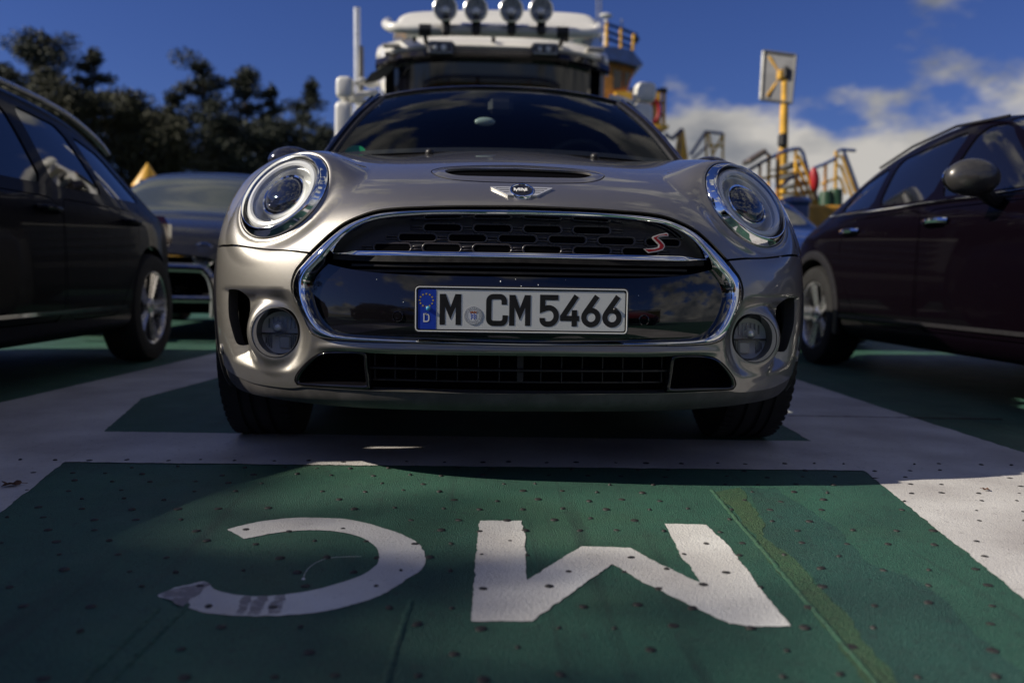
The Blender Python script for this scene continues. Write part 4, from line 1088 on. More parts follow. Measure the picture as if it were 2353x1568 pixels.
mb = MB(); mb.grid([[(x, y, .20) for x in (-.42, .42)] for y in (.16, 4.1)], flip=True); mb.box((0, 2.6, .195), (1.2, 3.0, .03)); mb.build('underbody', DEEP, mini, False)
# seen through the windscreen: dashboard, steering wheel, seats, mirror
INT = mat('dark interior trim', (0.016, 0.016, 0.018), rough=0.7, rvar=.1)
mb = MB(); mb.grid([[(x, y, z-.04*(x/.65)**2) for x in np.linspace(-.72, .72, 11)] for y, z in ((1.18, .955), (1.4, .97), (1.62, .965), (1.75, .93), (1.78, .80))], flip=True); mb.build('dashboard', INT, mini)
for s_ in (-1, 1):
    mb = MB(); mb.box((s_*.36, 2.35, .90), (.46, .14, .62), bev=.06, rx=-.2); mb.box((s_*.36, 2.42, 1.24), (.24, .09, .17), bev=.04, rx=-.1); mb.build('seat', INT, mini)
mb = MB(); mb.tube([(.36+.18*math.cos(t), 1.86-.07*math.sin(t), .98+.16*math.sin(t)) for t in np.linspace(0, 2*math.pi, 28, endpoint=False)], .014, 8, closed=True); mb.build('steering_wheel', INT, mini)
mb = MB(); mb.grid([[(x, y, z) for x in np.linspace(-.78, .78, 5)] for y, z in ((1.3, .6), (3.9, .6))]); mb.grid([[(x, 3.5, z) for x in np.linspace(-.8, .8, 5)] for z in (.5, 1.0, 1.15)]); mb.build('cabin_floor', INT, mini, False)
w_ = at_y(1114, 280, 1.60); mb = MB(); mb.sphere((w_[0], w_[1], w_[2]), .021, 20, 12, (2.1, .7, .9)); mb.build('rear_view_mirror', mat('mirror glass shell', (0.42, 0.50, 0.48), rough=0.25, coat=.6, rvar=.05), mini)
w_ = at_y(1150, 245, 1.68); mb = MB(); mb.box((w_[0], w_[1], w_[2]), (.11, .05, .07), bev=.02); mb.build('sensor_housing', BLACK, mini)
w_ = at_y(816, 350, 1.33); mb = MB(); mb.lathe([(.040, 0), (.040, .001), (.001, .001)], 28, frame(w_, (0, -1, .9)), cap1=True); gs = mb.build('green_sticker', mat('green sticker', (0.015, 0.32, 0.13), rough=.4, rvar=.1), mini)

# ------------------------------------------------------------------ the other cars
def wheel(parent, x, y, z, r, side, style='twin', rim=ALLOY):
    wh = empty('wheel', parent=parent); wh.matrix_local = Matrix.Translation((x, y, z))@Matrix.Rotation(math.radians(90*side), 4, 'Y')
    k = r/.31; ri = .70*r
    mb = MB(); mb.lathe([(ri-.004, -.09), (ri, -.10), (.85*r, -.105), (.96*r, -.098), (.995*r, -.07), (r, -.04), (r, .04), (.995*r, .07), (.96*r, .098), (.85*r, .106), (ri, .100), (ri-.006, .085)], 48); mb.build('tyre', RUBBER, wh, angle=40)
    mb = MB(); mb.lathe([(ri-.002, .088), (ri-.008, .094), (ri-.016, .090), (ri-.024, .06), (ri-.03, -.09)], 40)
    n = 5
    for i in range(n):
        th = 2*math.pi*i/n+.3
        for dth in ((-.13, .13) if style == 'twin' else (0,)):
            c, s_ = math.cos(th+dth), math.sin(th+dth); w0, w1 = (.016, .024) if style == 'twin' else (.030, .055)
            a, b = .035, ri-.012; e = (-s_, c)
            P = [[(c*a-e[0]*w0, s_*a-e[1]*w0, .062), (c*a, s_*a, .076), (c*a+e[0]*w0, s_*a+e[1]*w0, .062)], [(c*b-e[0]*w1, s_*b-e[1]*w1, .074), (c*b, s_*b, .090), (c*b+e[0]*w1, s_*b+e[1]*w1, .074)]]
            mb.grid(P, flip=True); mb.grid([[(x_, y_, z_-.03) for x_, y_, z_ in r_] for r_ in P])
    mb.lathe([(.06, .05), (.058, .078), (.04, .086), (.001, .088)], 24); mb.build('rim', rim, wh, angle=40)
    mb = MB(); mb.lathe([(ri-.03, .0), (.001, .0)], 32); mb.build('brake_disc', mat('dark brake disc', (.05, .05, .052), rough=.5, metal=.5, rvar=.1), wh)
    return wh
def rows_of(y, w, z0, zb, wb, zr, wr):
    h = zb-z0
    return [(w-.16, y, z0-.01), (w-.035, y, z0), (w, y, z0+.10*h), (w+.004, y, z0+.42*h), (w-.004, y, z0+.76*h), (w-.012, y, z0+.90*h), (wb, y, zb),
            (wb+(wr-wb)*.33+.012, y, zb+(zr-zb)*.35), (wb+(wr-wb)*.72+.014, y, zb+(zr-zb)*.74), (wr, y, zr-.030*(zr-zb+.3)), (wr*.78, y, zr+.006), (0, y, zr+.028)]
def build_car(name, label, origin, paint, stations, windows, doors, side, handle_mat, wheels, wr_=.318, style='twin', trimz=None, handle_z=.81, screen_u=(3.2, 5.0), cat='car', gap=.005):
    root = tag(empty(name, origin), label, cat)
    S_ = Surf([rows_of(*s) for s in stations], 'row', 90, 120)
    su = (stations[-1][0]-stations[0][0])/(S_.u1); sv = .155
    V2 = 2*S_.v1
    lines, regs = [], []
    def add(loop, key):
        q = resample(S_.side(resample(smooth(loop, 6, True), 60)), 50); lines.append((q, True)); regs.append((key, q, 1))
        q2 = q*np.array([1, -1])+np.array([0, V2]); lines.append((q2, True)); regs.append((key, q2, -1))
    def rounded(poly, r=.04):
        out = []; n = len(poly)
        for i in range(n):
            a, b, c = (np.array(poly[(i+k) % n], float) for k in (-1, 0, 1)); d0, d1 = a-b, c-b
            out += [b+d0/np.linalg.norm(d0)*min(r, .45*np.linalg.norm(d0)), b+d1/np.linalg.norm(d1)*min(r, .45*np.linalg.norm(d1))]
        return out
    def dense(poly):
        return resample(np.array(poly), 80)
    def addp(poly, key, r=.04):
        q = S_.side(dense(rounded(poly, r))); q = resample(q, 70); lines.append((q, True)); regs.append((key, q, 1))
        q2 = q*np.array([1, -1])+np.array([0, V2]); lines.append((q2, True)); regs.append((key, q2, -1))
    for k, w in enumerate(windows): addp(w, ('win', k))
    for k, d in enumerate(doors):
        d = np.array(d); c = d.mean(0); e = d+np.sign(d-c)*gap*1.0
        addp(e, ('gap', k), .06); addp(d, ('door', k), .055)
    for k, wy in enumerate(wheels):
        q = S_.side([(wy+(wr_+.045)*math.cos(t), wr_+(wr_+.045)*math.sin(t)) for t in np.linspace(math.pi+.5, -.5, 40)])
        q = np.concatenate([[[q[0, 0], -.3]], q, [[q[-1, 0], -.3]]]); lines.append((q, False)); regs.append((('arch', k), q, 1))
        q2 = q*np.array([1, -1])+np.array([0, V2]); lines.append((q2, False)); regs.append((('arch', k), q2, -1))
    ws = np.array([(screen_u[0], 7.3), (screen_u[1], 9.1), (screen_u[1]+.05, 10.2), (screen_u[1]+.08, 11)]); wsl = np.concatenate([ws, (ws*[1, -1]+[0, V2])[::-1][1:], [(screen_u[0]-.25, 13.2), (screen_u[0]-.3, 11), (screen_u[0]-.25, 8.8)]])
    wsl = resample(wsl, 80); lines.append((wsl, True))
    uv, T = trim(su, sv, 0, S_.u1, 0, V2, lines, .045)
    cc = uv[T].mean(1); fn = lambda u, v: S_.ev(np.clip(u, 0, S_.u1), np.clip(v, 0, V2)); free = np.ones(len(T), bool)
    off = lambda d: (lambda u, v: fn(u, v)+normals_of(fn, np.stack([u, v], 1))*d)
    sgn = 1.0
    nn = normals_of(fn, np.array([[S_.u1/2, 3.0]]))[0]; flip = 1.0 if nn[0] > 0 else -1.0
    def doskin(nm, m, sel, mm, fl=.012, d=0.0): return skin(nm, off(d*flip) if d else fn, uv, T[sel], mm, root, fl, flip)
    m = inside(cc, wsl); free &= ~m; doskin('windscreen', DARKGLASS, m, DARKGLASS, .005, -.004)
    order = [r for r in regs if r[0][0] == 'arch']+[r for r in regs if r[0][0] == 'win']+[r for r in regs if r[0][0] == 'door']+[r for r in regs if r[0][0] == 'gap']
    for key, q, sd in order:
        m = inside(cc, q) & free; free &= ~m
        if not m.any(): continue
        if key[0] == 'win': doskin('window', DARKGLASS, m, DARKGLASS, .008, -.006)
        elif key[0] == 'door':
            dr = doskin('door', paint, m, paint, .015)
            if sd == side or True:
                d = np.array(doors[key[1]]); hy = d[:, 0].max()-.14; h = S_.side([(hy, handle_z)])
                if len(h):
                    p_ = fn(h[:, 0], np.array([h[0, 1]]))[0]
                    mb = MB(); sx_ = sd; mb.tube([(p_[0]*sd+sx_*.004, hy-.10, handle_z), (p_[0]*sd+sx_*.032, hy-.075, handle_z+.002), (p_[0]*sd+sx_*.036, hy, handle_z+.004), (p_[0]*sd+sx_*.030, hy+.07, handle_z+.002), (p_[0]*sd+sx_*.004, hy+.10, handle_z)], .013, 8, sz=1.1)
                    mb.build('handle', handle_mat, dr)
    free_body = free
    doskin('body', paint, free_body, paint, .03)
    for sd in (-1, 1):
        for wy in wheels: wheel(root, sd*(stations[4][1]-.105), wy, wr_, wr_, sd, style)
        if trimz:
            P = []
            for y in np.linspace(trimz[1], trimz[2], 14):
                h = S_.side([(y, trimz[0])])
                if len(h):
                    p_ = fn(h[:, 0], h[:, 1])[0]; P.append([(sd*(p_[0]-.004), y, trimz[0]+.014), (sd*(p_[0]+.008), y, trimz[0]+.011), (sd*(p_[0]+.009), y, trimz[0]-.006), (sd*(p_[0]-.003), y, trimz[0]-.012)])
            mb = MB(); mb.grid(P, flip=sd < 0); mb.build('sill_trim', trimz[3], root)
    mb = MB(); y0, y1 = stations[1][0]+.1, stations[-1][0]-.15; mb.box((0, (y0+y1)/2, .27), (1.35, y1-y0, .12))
    for wy in wheels: mb.box((0, wy, .45), (1.30, .8, .4))
    mb.build('underbody', DEEP, root, False)
    return root, S_, fn
BLACKP = mat('black car paint', (0.004, 0.004, 0.006), rough=0.4, coat=.18, spec=.03, coat_rough=.02, rvar=.05)
PLUM = mat('dark plum car paint', (0.0022, 0.0010, 0.0024), rough=0.4, coat=.22, spec=.03, coat_rough=.03, rvar=.05)
NAVY = mat('navy car paint', (0.008, 0.014, 0.06), rough=0.25, coat=1.0, rvar=.05)
GREYP = mat('slate grey car paint', (0.016, 0.016, 0.020), rough=0.3, coat=.5, metal=.3, rvar=.05)
REDP = mat('red car paint', (0.25, 0.012, 0.012), rough=0.25, coat=1.0, rvar=.05)
# left: black estate, nose towards the camera
DY = .95  # extra body length, stretched forwards for the shadow it casts on the deck
ST_L = [(0, .68, .34, .55, .60, .58, .45), (.12, .82, .22, .66, .74, .71, .55), (.7, .885, .2, .80, .80, .85, .6), (1.02, .90, .2, .85, .845, .92, .62), (1.38, .90, .2, .865, .85, 1.13, .61), (1.82, .90, .2, .875, .85, 1.345, .60), (2.4, .90, .2, .88, .85, 1.40, .60)]
ST_L += [(y+DY, *r_) for y, *r_ in [(2.15, .90, .2, .88, .85, 1.405, .60), (2.65, .90, .2, .885, .85, 1.40, .60), (3.1, .90, .2, .89, .845, 1.375, .585), (3.45, .895, .2, .895, .83, 1.30, .57), (3.75, .875, .22, .90, .80, 1.18, .55), (4.0, .83, .25, .89, .76, 1.03, .53), (4.14, .77, .28, .80, .70, .90, .50), (4.20, .68, .33, .62, .62, .70, .45)]]
WIN_L = [[(1.36, .90), (3.31, .92), (3.25, 1.285), (1.95, 1.28)], [(2.46+DY, .92), (3.02+DY, .925), (2.86+DY, 1.255), (2.42+DY, 1.285)], [(3.10+DY, .925), (3.62+DY, .93), (3.30+DY, 1.17), (2.97+DY, 1.235)]]
DOOR_L = [[(1.45, .30), (2.40+DY, .30), (2.42+DY, .86), (1.50, .84)], [(2.43+DY, .30), (3.02+DY, .30), (3.32+DY, .62), (3.36+DY, .865), (2.44+DY, .86)]]
left_car, SL_, fL = build_car('estate_car', 'black estate car with roof rail and twin spoke wheels at the left edge', (-2.90, -.42-DY, 0), BLACKP, ST_L, WIN_L, DOOR_L, 1, BLACKP, (.90, 3.56+DY), trimz=(.335, 1.4, 3.12+DY, CHROME), handle_z=.80)
for s_ in (-1, 1):
    pts = []
    for y, z in ((.95, 1.29), (1.2, 1.34), (1.8, 1.365), (2.5, 1.36), (2.9, 1.345), (3.2, 1.315), (3.5, 1.255), (3.66, 1.20)): pts.append((s_*(.615-.03*max(0, y-3)), y+DY, z+.028))
    mb = MB(); mb.tube(smooth(pts, 4), .014, 8, sz=1.2); mb.build('roof_rail', mat('brushed rail', (.55, .54, .52), rough=.3, metal=.9, rvar=.1), left_car)
    mb = MB(); mb.box((s_*.73, 4.085+DY, .78), (.16, .16, .22), rz=-s_*.75, bev=.05); mb.build('tail_lamp', mat('dark red lens', (.09, .005, .006), rough=.1, coat=.8, rvar=.05), left_car)
    P = [[(s_*(.845), y, .905), (s_*.855, y, .893), (s_*.850, y, .882)] for y in np.linspace(1.5, 3.7, 10)]
    mr = empty('door_mirror', parent=left_car); mr.location = (s_*.98, 1.72-.15, .93); mb = MB(); mb.sphere((0, 0, 0), .1, 16, 12, (1.1, .6, .75)); mb.build('mirror_cap', BLACKP, mr)
    mb = MB(); mb.box((-s_*.09, .0, -.05), (.12, .05, .04), bev=.01); mb.build('mirror_arm', BLACK, mr)
# right: dark plum hatchback with satin mirror
ST_R = [(0, .68, .34, .58, .60, .62, .45), (.12, .82, .22, .70, .74, .76, .55), (.75, .885, .2, .86, .80, .92, .6), (1.15, .90, .2, .90, .845, .99, .62), (1.5, .90, .2, .905, .85, 1.18, .62), (1.9, .90, .2, .91, .85, 1.36, .61), (2.35, .90, .2, .915, .85, 1.385, .60), (2.8, .90, .2, .92, .845, 1.345, .585), (3.2, .90, .2, .925, .83, 1.275, .57), (3.55, .885, .22, .92, .80, 1.15, .55), (3.85, .84, .25, .88, .76, .99, .53), (4.02, .78, .28, .80, .70, .88, .50), (4.10, .68, .33, .62, .62, .70, .45)]
WIN_R = [[(1.36, .945), (2.07, .955), (2.03, 1.30), (1.86, 1.29)], [(2.15, .955), (2.72, .965), (2.80, 1.235), (2.11, 1.295)], [(2.80, .965), (3.28, .965), (3.22, 1.13), (2.88, 1.215)]]
DOOR_R = [[(1.10, .30), (2.10, .30), (2.12, .895), (1.15, .88)], [(2.13, .30), (2.75, .30), (3.05, .64), (3.02, .90), (2.14, .895)]]
right_car, SR_, fR = build_car('compact_car', 'dark plum car with satin door mirror and chrome handles at the right edge', (3.00, 0.0, 0), PLUM, ST_R, WIN_R, DOOR_R, -1, CHROME, (.80, 3.42), style='single', trimz=(.33, 1.0, 3.0, BLACK), handle_z=.83)
for s_ in (-1, 1):
    mr = empty('door_mirror', parent=right_car); mr.location = (s_*1.00, 1.50, .985)
    mb = MB(); mb.sphere((0, 0, 0), .1, 24, 16, (1.18, .62, .80)); mb.build('mirror_cap', mat('satin grey cap', (.075, .072, .07), rough=.33, metal=.5, coat=.4, rvar=.08), mr)
    mb = MB(); mb.lathe([(.095, 0), (.096, .006), (.09, .01), (.001, .012)], 24, Matrix.Translation((0, .052, 0))@Matrix.Rotation(math.radians(-90), 4, 'X')@Matrix.Diagonal((1.08, .74, 1, 1))); mb.build('mirror_glass', CHROME, mr)
    mb = MB(); mb.tube([(-s_*.06, .02, -.05), (-s_*.10, .03, -.085), (-s_*.16, .05, -.10)], [.035, .03, .032], 10); mb.build('mirror_arm', BLACK, mr)
    mb = MB(); mb.box((s_*.66, 3.985, .80), (.12, .10, .20), rz=-s_*.5, bev=.04); mb.build('tail_lamp', MATS['dark red lens'], right_car)
    mb = MB(); mb.tube([np.array((s_*(.602-.02*max(0, y-2.5)), y, z)) for y, z in ((1.9, 1.325), (2.35, 1.352), (2.8, 1.315), (3.2, 1.245))], .008, 6); mb.build('gutter_trim', BLACK, right_car)
    mb = MB(); mb.tube([np.array((s_*.853, y, .925+.01*(y-1.4))) for y in np.linspace(1.3, 3.3, 8)], .006, 6); mb.build('waist_trim', CHROME, right_car)
    for wy in (.80, 3.42):
        P = []
        for t in np.linspace(math.pi+.25, -.25, 26):
            r0, r1 = .362, .415; P.append([(s_*.868, wy+r0*math.cos(t), .318+r0*math.sin(t)), (s_*.912, wy+r0*math.cos(t), .318+r0*math.sin(t)), (s_*.916, wy+(r0+.01)*math.cos(t), .318+(r0+.01)*math.sin(t)), (s_*.908, wy+r1*math.cos(t), .318+r1*math.sin(t)), (s_*.88, wy+r1*math.cos(t), .318+r1*math.sin(t))])
        mb = MB(); mb.grid(P, flip=s_ > 0); mb.build('arch_trim', BLACK, right_car)
# behind the estate: slate hatchback with a chrome nudge bar
ST_B = [(0, .66, .36, .62, .60, .66, .5), (.10, .76, .24, .80, .72, .86, .6), (.7, .80, .24, .92, .76, .98, .62), (1.0, .82, .24, .95, .78, 1.02, .64), (1.35, .82, .24, .96, .78, 1.25, .60), (1.75, .82, .24, .97, .78, 1.46, .57), (2.3, .82, .24, .98, .78, 1.52, .57), (2.9, .82, .24, .98, .77, 1.51, .56), (3.4, .81, .24, .98, .75, 1.44, .55), (3.7, .77, .26, .98, .72, 1.2, .54), (3.82, .70, .32, .8, .66, .9, .5)]
back_car, SB_, fB = build_car('hatchback_car', 'slate hatchback with pale windscreen and chrome nudge bar behind the black estate', (-2.66, 4.55, 0), GREYP, ST_B, [[(1.45, 1.0), (2.2, 1.0), (2.15, 1.36), (1.8, 1.35)], [(2.3, 1.0), (3.1, 1.0), (3.0, 1.36), (2.3, 1.37)]], [[(1.2, .3), (2.2, .3), (2.2, .94), (1.2, .93)]], 1, BLACK, (.72, 3.1), wr_=.30, screen_u=(3.0, 5.0))
for s_ in (-1, 1):
    hl = empty('headlight', parent=back_car); hl.matrix_local = frame((s_*.50, .06, .66), (0, -1, .12))
    mb = MB(); mb.lathe([(.095, -.06), (.095, .02), (.088, .028), (.082, .02)], 32); mb.build('lamp_ring', CHROME, hl)
    mb = MB(); mb.lathe([(.083, .02), (.07, .035), (.04, .046), (.001, .05)], 32); mb.build('lens', LENS, hl)
    mb = MB(); mb.lathe([(.083, .018), (.06, -.03), (.001, -.045)], 32); mb.build('reflector', REFLECT, hl)
mb = MB(); loop_ = [(-.62, -.10, .20), (-.63, -.13, .40), (-.58, -.14, .53), (-.44, -.14, .56), (.44, -.14, .56), (.58, -.14, .53), (.63, -.13, .40), (.62, -.10, .20)]
mb.tube(smooth(loop_, 5), .035, 10); mb.tube([(-.62, -.12, .33), (.62, -.12, .33)], .03, 10)
for s_ in (-1, 1): mb.tube([(s_*.35, -.12, .40), (s_*.35, .2, .38)], .025, 8)
mb.build('nudge_bar', mat('dull chrome', (.38, .38, .39), rough=.18, metal=1.0, rvar=.06), back_car)
for ch in back_car.children:
    if ch.name.startswith('windscreen'): ch.data.materials[0] = mat('glass in reflection colour', (.055, .066, .064), rough=.12, coat=.5, rvar=.05, vscale=2)  # pale colour stands in for what this windscreen reflects
mb = MB(); mb.tube([(-.45, 1.02, 1.035), (.05, 1.0, 1.05)], .008, 6); mb.tube([(-.35, 1.02, 1.035), (.15, 1.0, 1.05)], .008, 6); mb.build('wiper', BLACK, back_car)
# right lane, farther back: navy saloon, only its roof and flank show
navy_car, _, _ = build_car('saloon_car', 'navy blue car half hidden between the silver car and the plum car', (2.35, 4.38, 0), NAVY, ST_R, WIN_R, DOOR_R, -1, CHROME, (.80, 3.42), style='single')

def car_front(root, S_, fn, zh, zg, xh=.60):
    """headlights, grille and plate on the nose of a neighbouring car"""
    for s_ in (-1, 1):
        h = S_.cast((xh, -2, zh), (0, 1, 0))
        if h is None: continue
        p_ = fn(np.array([h[0]]), np.array([h[1]]))[0]; hl = empty('headlight', parent=root); hl.location = (s_*p_[0], p_[1], p_[2]); hl.rotation_euler = (-.35, 0, s_*.55)
        mb = MB(); mb.sphere((0, .02, 0), .1, 20, 12, (1.5, .5, .72)); mb.build('lens', mat('dark lamp glass', (.05, .05, .055), rough=.04, coat=1.0, rvar=.02), hl)
        mb = MB(); mb.lathe([(.05, 0), (.052, .008), (.044, .012)], 24, frame((0, -.028, 0), (0, -1, 0))); mb.build('lamp_ring', CHROME, hl)
    h = S_.cast((.02, -2, zg), (0, 1, 0))
    if h:
        p_ = fn(np.array([h[0]]), np.array([h[1]]))[0]
        mb = MB(); mb.box((0, p_[1]+.015, zg), (.86, .06, .15), bev=.025); g_ = mb.build('grille', BLACK, root)
        for k in range(3):
            mb = MB(); mb.box((0, p_[1]-.018, zg-.045+.045*k), (.80, .012, .008)); mb.build('grille_bar', CHROME, g_, False)
car_front(right_car, SR_, fR, .66, .50); car_front(left_car, SL_, fL, .62, .46)
car_front(navy_car, SR_, fR, .66, .50)

# ------------------------------------------------------------------ the white lorry behind
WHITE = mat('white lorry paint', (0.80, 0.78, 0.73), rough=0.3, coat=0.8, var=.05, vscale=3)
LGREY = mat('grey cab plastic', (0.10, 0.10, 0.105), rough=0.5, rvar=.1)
T2 = lambda cx, cy, y: at_y(739.2+cx*.3427, cy*.3427, y)
truck = tag(empty('lorry', (.13, 6.9, 0)), 'white lorry cab with four round roof lamps looming behind the silver car', 'lorry')
TO = Vector((.13, 6.9, 0))
def tl(p): return (p[0]-TO.x, p[1]-TO.y, p[2]-TO.z)
yf = 6.95
cl, cr = T2(345, 340, yf), T2(1950, 380, yf); tw = (cr[0]-cl[0])/2; tc_ = (cr[0]+cl[0])/2-TO.x
def plan(t, w=tw, d=.32): return tc_+w*t, d*abs(t)**4.5
zt, zm = T2(1140, 240, yf)[2], T2(1140, 325, yf)[2]; zv = T2(1140, 398, yf)[2]; zb_ = T2(1140, 470, yf)[2]
drop = lambda t: -.05*abs(t)**3
ts = np.linspace(-1, 1, 41)
mb = MB(); mb.grid([[(plan(t)[0], plan(t)[1]+.05+dy, z+drop(t)) for z, dy in ((zm-.02, -.03), (zm+.01, -.05), (zt-.03, .05), (zt+.03, .16), (zt+.06, .5), (zt+.06, 1.9))] for t in ts], flip=True); mb.build('roof_cap', WHITE, truck)
VISOR = mat('smoked visor', (0.012, 0.010, 0.010), rough=0.12, coat=.5, rvar=.05)
mb = MB(); mb.grid([[(plan(t)[0], plan(t)[1]+dy, z+drop(t)) for z, dy in ((zv-.03, -.04), (zv, -.08), (zm-.045, -.04), (zm-.02, .03))] for t in ts], flip=True); mb.grid([[(plan(t)[0], plan(t)[1]+dy, z+drop(t)) for z, dy in ((zv-.03, -.06), (zv-.02, .05), (zm, .1))] for t in ts]); mb.build('sun_visor', VISOR, truck)
wz0 = 1.35
mb = MB(); mb.grid([[(plan(t, tw*.94)[0], plan(t)[1]*.8+.06+.10*(zb_+.1-z), z) for z in np.linspace(wz0, zm, 8)] for t in ts], flip=True); mb.build('windscreen', DARKGLASS, truck)
for s_ in (-1, 1):
    x0 = tc_+s_*tw*.955
    mb = MB(); mb.grid([[(x0-s_*.05, .18+.10*(zb_+.1-z), z), (x0, .26+.10*(zb_+.1-z), z), (x0+s_*.03, .42, z), (x0+s_*.03, 2.1, z)] for z in np.linspace(.9, zm, 6)], flip=s_ > 0); mb.build('cab_side', WHITE if s_ < 0 else LGREY, truck)  # the left pillar's bright highlight is put into the colour, white against grey
mb = MB(); mb.box((tc_, .20, 1.05), (tw*1.95, .25, .62), bev=.06)
mb.build('front_panel', WHITE, truck)
for k in range(5):
    mb = MB(); mb.box((tc_, .055, .82+k*.115), (1.5, .05, .03), bev=.008); mb.build('grille_slat', LGREY, truck)
mb = MB(); mb.box((tc_, .12, .52), (tw*2, .42, .42), bev=.08); mb.build('bumper', LGREY, truck)
for s_ in (-1, 1):
    mb = MB(); mb.box((tc_+s_*.95, -.10, .56), (.42, .06, .18), bev=.03); mb.build('headlight', REFLECT, truck)
    wh = wheel(truck, tc_+s_*1.08, 1.35, .50, .50, s_)
mb = MB(); mb.box((tc_, 1.3, 1.9), (tw*1.86, 1.5, 2.1)); mb.box((tc_, 4.5, .95), (1.0, 6.5, .25)); mb.build('cab_core', DEEP, truck, False)
# air deflector on the roof
out = smooth([T2(cx, cy, 7.3)[[0, 2]] for cx, cy in ((470,235),(482,160),(500,105),(545,72),(620,56),(800,46),(1140,38),(1500,46),(1740,62),(1825,84),(1872,140),(1890,200),(1893,262))], 4)
cxm, zb0 = out[:, 0].mean()-TO.x, out[:, 1].min()
rows_ = []
for yy, k in ((.30, .80), (.33, .90), (.40, .965), (.52, .995), (.8, 1.0), (1.6, 1.02)):
    rows_.append([((x-TO.x-cxm)*(1-(1-k)*.35)+cxm, yy+.7*max(0, (z-zb0)/.9), zb0+(z-zb0)*k*1.13) for x, z in out])
mb = MB(); mb.grid([list(r_) for r_ in zip(*rows_)])
n = len(out); V0 = rows_[0]; cc_ = (cxm, .30, zb0+.1); mb.add([cc_]+list(V0), [(0, i+1, i+2) for i in range(n-1)]+[(0, n, 1)]); mb.build('roof_deflector', WHITE, truck, angle=50)
# lamp bar
bp_ = [T2(cx, cy, yy) for cx, cy, yy in ((445,150,7.35),(432,165,7.05),(470,185,6.85),(560,190,6.78),(720,200,6.75),(1140,207,6.74),(1580,220,6.75),(1760,224,6.78),(1830,222,6.85),(1862,205,7.05),(1855,185,7.35))]
bs = smooth([tl(p_) for p_ in bp_], 5)
mb = MB(); mb.tube(bs, .052, 12); mb.build('lamp_bar', WHITE, truck)
mb = MB(); mb.tube([tl(T2(735, 201, 6.75)), tl(T2(1140, 207, 6.735)), tl(T2(1590, 220, 6.75))], .055, 12); mb.build('bar_sleeve', mat('grey tube', (.58, .56, .53), rough=.35, metal=.3, rvar=.1), truck)
for cx, cy in ((693, 203), (1612, 222)):
    p_ = tl(T2(cx, cy, 6.75)); mb = MB(); mb.tube([(p_[0]-.06, p_[1], p_[2]), (p_[0]+.06, p_[1], p_[2])], .06, 12); mb.box((p_[0], p_[1]+.1, p_[2]-.06), (.04, .25, .04)); mb.build('bar_clamp', BLACK, truck)
for k, (cx, cy) in enumerate(((828, 62), (1033, 68), (1270, 70), (1470, 70))):
    c = tl(T2(cx, cy, 6.60)); r_ = 79*.3427/1978*8.75
    lp = empty('roof_lamp', parent=truck); lp.matrix_local = frame(c, (0, -1, -.02))
    mb = MB(); mb.lathe([(r_*.55, -.14), (r_*.9, -.07), (r_, -.01), (r_, .02), (r_*.97, .03), (r_*.92, .02)], 32, cap0=True); mb.build('lamp_shell', mat('dark lamp shell', (.03, .03, .033), rough=.3, coat=.4, rvar=.08), lp)
    mb = MB(); mb.lathe([(r_*.93, .018), (r_*.8, .028), (r_*.4, .038), (.001, .04)], 32); mb.build('lens', LENS, lp)
    mb = MB(); mb.lathe([(r_*.93, .015), (r_*.7, -.05), (r_*.3, -.10), (r_*.28, -.02), (.001, -.015)], 32); mb.build('reflector', REFLECT, lp)
    mb = MB(); mb.sphere((0, 0, -.01), r_*.2, 14, 10); mb.build('bulb', CHROME, lp)
    mb = MB(); mb.lathe([(r_*1.0, .015), (r_*1.01, .028), (r_*.95, .034), (r_*.91, .026)], 32); mb.build('lamp_rim', SILVER, lp)
    b0 = tl(T2(cx+6, 205, 6.74)); mb = MB(); mb.box(((c[0]+b0[0])/2, (c[1]+b0[1])/2+.03, (c[2]-r_+b0[2])/2+.01), (.085, .10, c[2]-r_-b0[2]+.14), bev=.02); mb.build('lamp_bracket', BLACK, truck)
for cx0, cx1, cy0, cy1 in ((705, 892, 268, 372), (1405, 1592, 283, 378)):
    a, b = tl(T2(cx0, cy0, 6.76)), tl(T2(cx1, cy1, 6.76)); c = ((a[0]+b[0])/2, a[1], (a[2]+b[2])/2); w, h_ = b[0]-a[0], a[2]-b[2]
    lp = empty('spot_lamp', parent=truck); lp.location = c
    mb = MB(); mb.box((0, .07, 0), (w, .16, h_), bev=.03); mb.build('lamp_shell', BLACK, lp, angle=20)
    mb = MB(); mb.box((0, -.012, 0), (w*.84, .012, h_*.72), bev=.005); mb.build('lens', FOGGLASS, lp, False)
    mb = MB(); mb.box((0, -.004, 0), (w*.84, .006, h_*.72)); mb.sphere((w*.1, -.008, 0), h_*.22, 12, 8, (1, .4, 1)); mb.sphere((-w*.2, -.008, 0), h_*.18, 12, 8, (1, .4, 1)); mb.build('reflector', SHINY, lp)
for cx in (620, 1150, 1640):
    p_ = tl(T2(cx, 262, 6.93)); mb = MB(); mb.lathe([(.022, -.03), (.022, .008), (.012, .014), (.001, .015)], 12, frame(p_, (0, -1, .5))); mb.build('fixing_bolt', BLACK, truck)
AMB = mat('clear marker lens', (.35, .33, .30), rough=.25, coat=.5, rvar=.1)
for cx0, cx1, cy0, cy1 in ((405, 525, 290, 318), (1775, 1895, 316, 346)):
    a, b = tl(T2(cx0, cy0, 6.98)), tl(T2(cx1, cy1, 6.98)); mb = MB(); mb.box(((a[0]+b[0])/2, a[1]+.03, (a[2]+b[2])/2), (b[0]-a[0], .08, a[2]-b[2]), bev=.01, rz=(-.12 if cx0 < 1000 else .12)); mb.build('marker_light', AMB, truck)
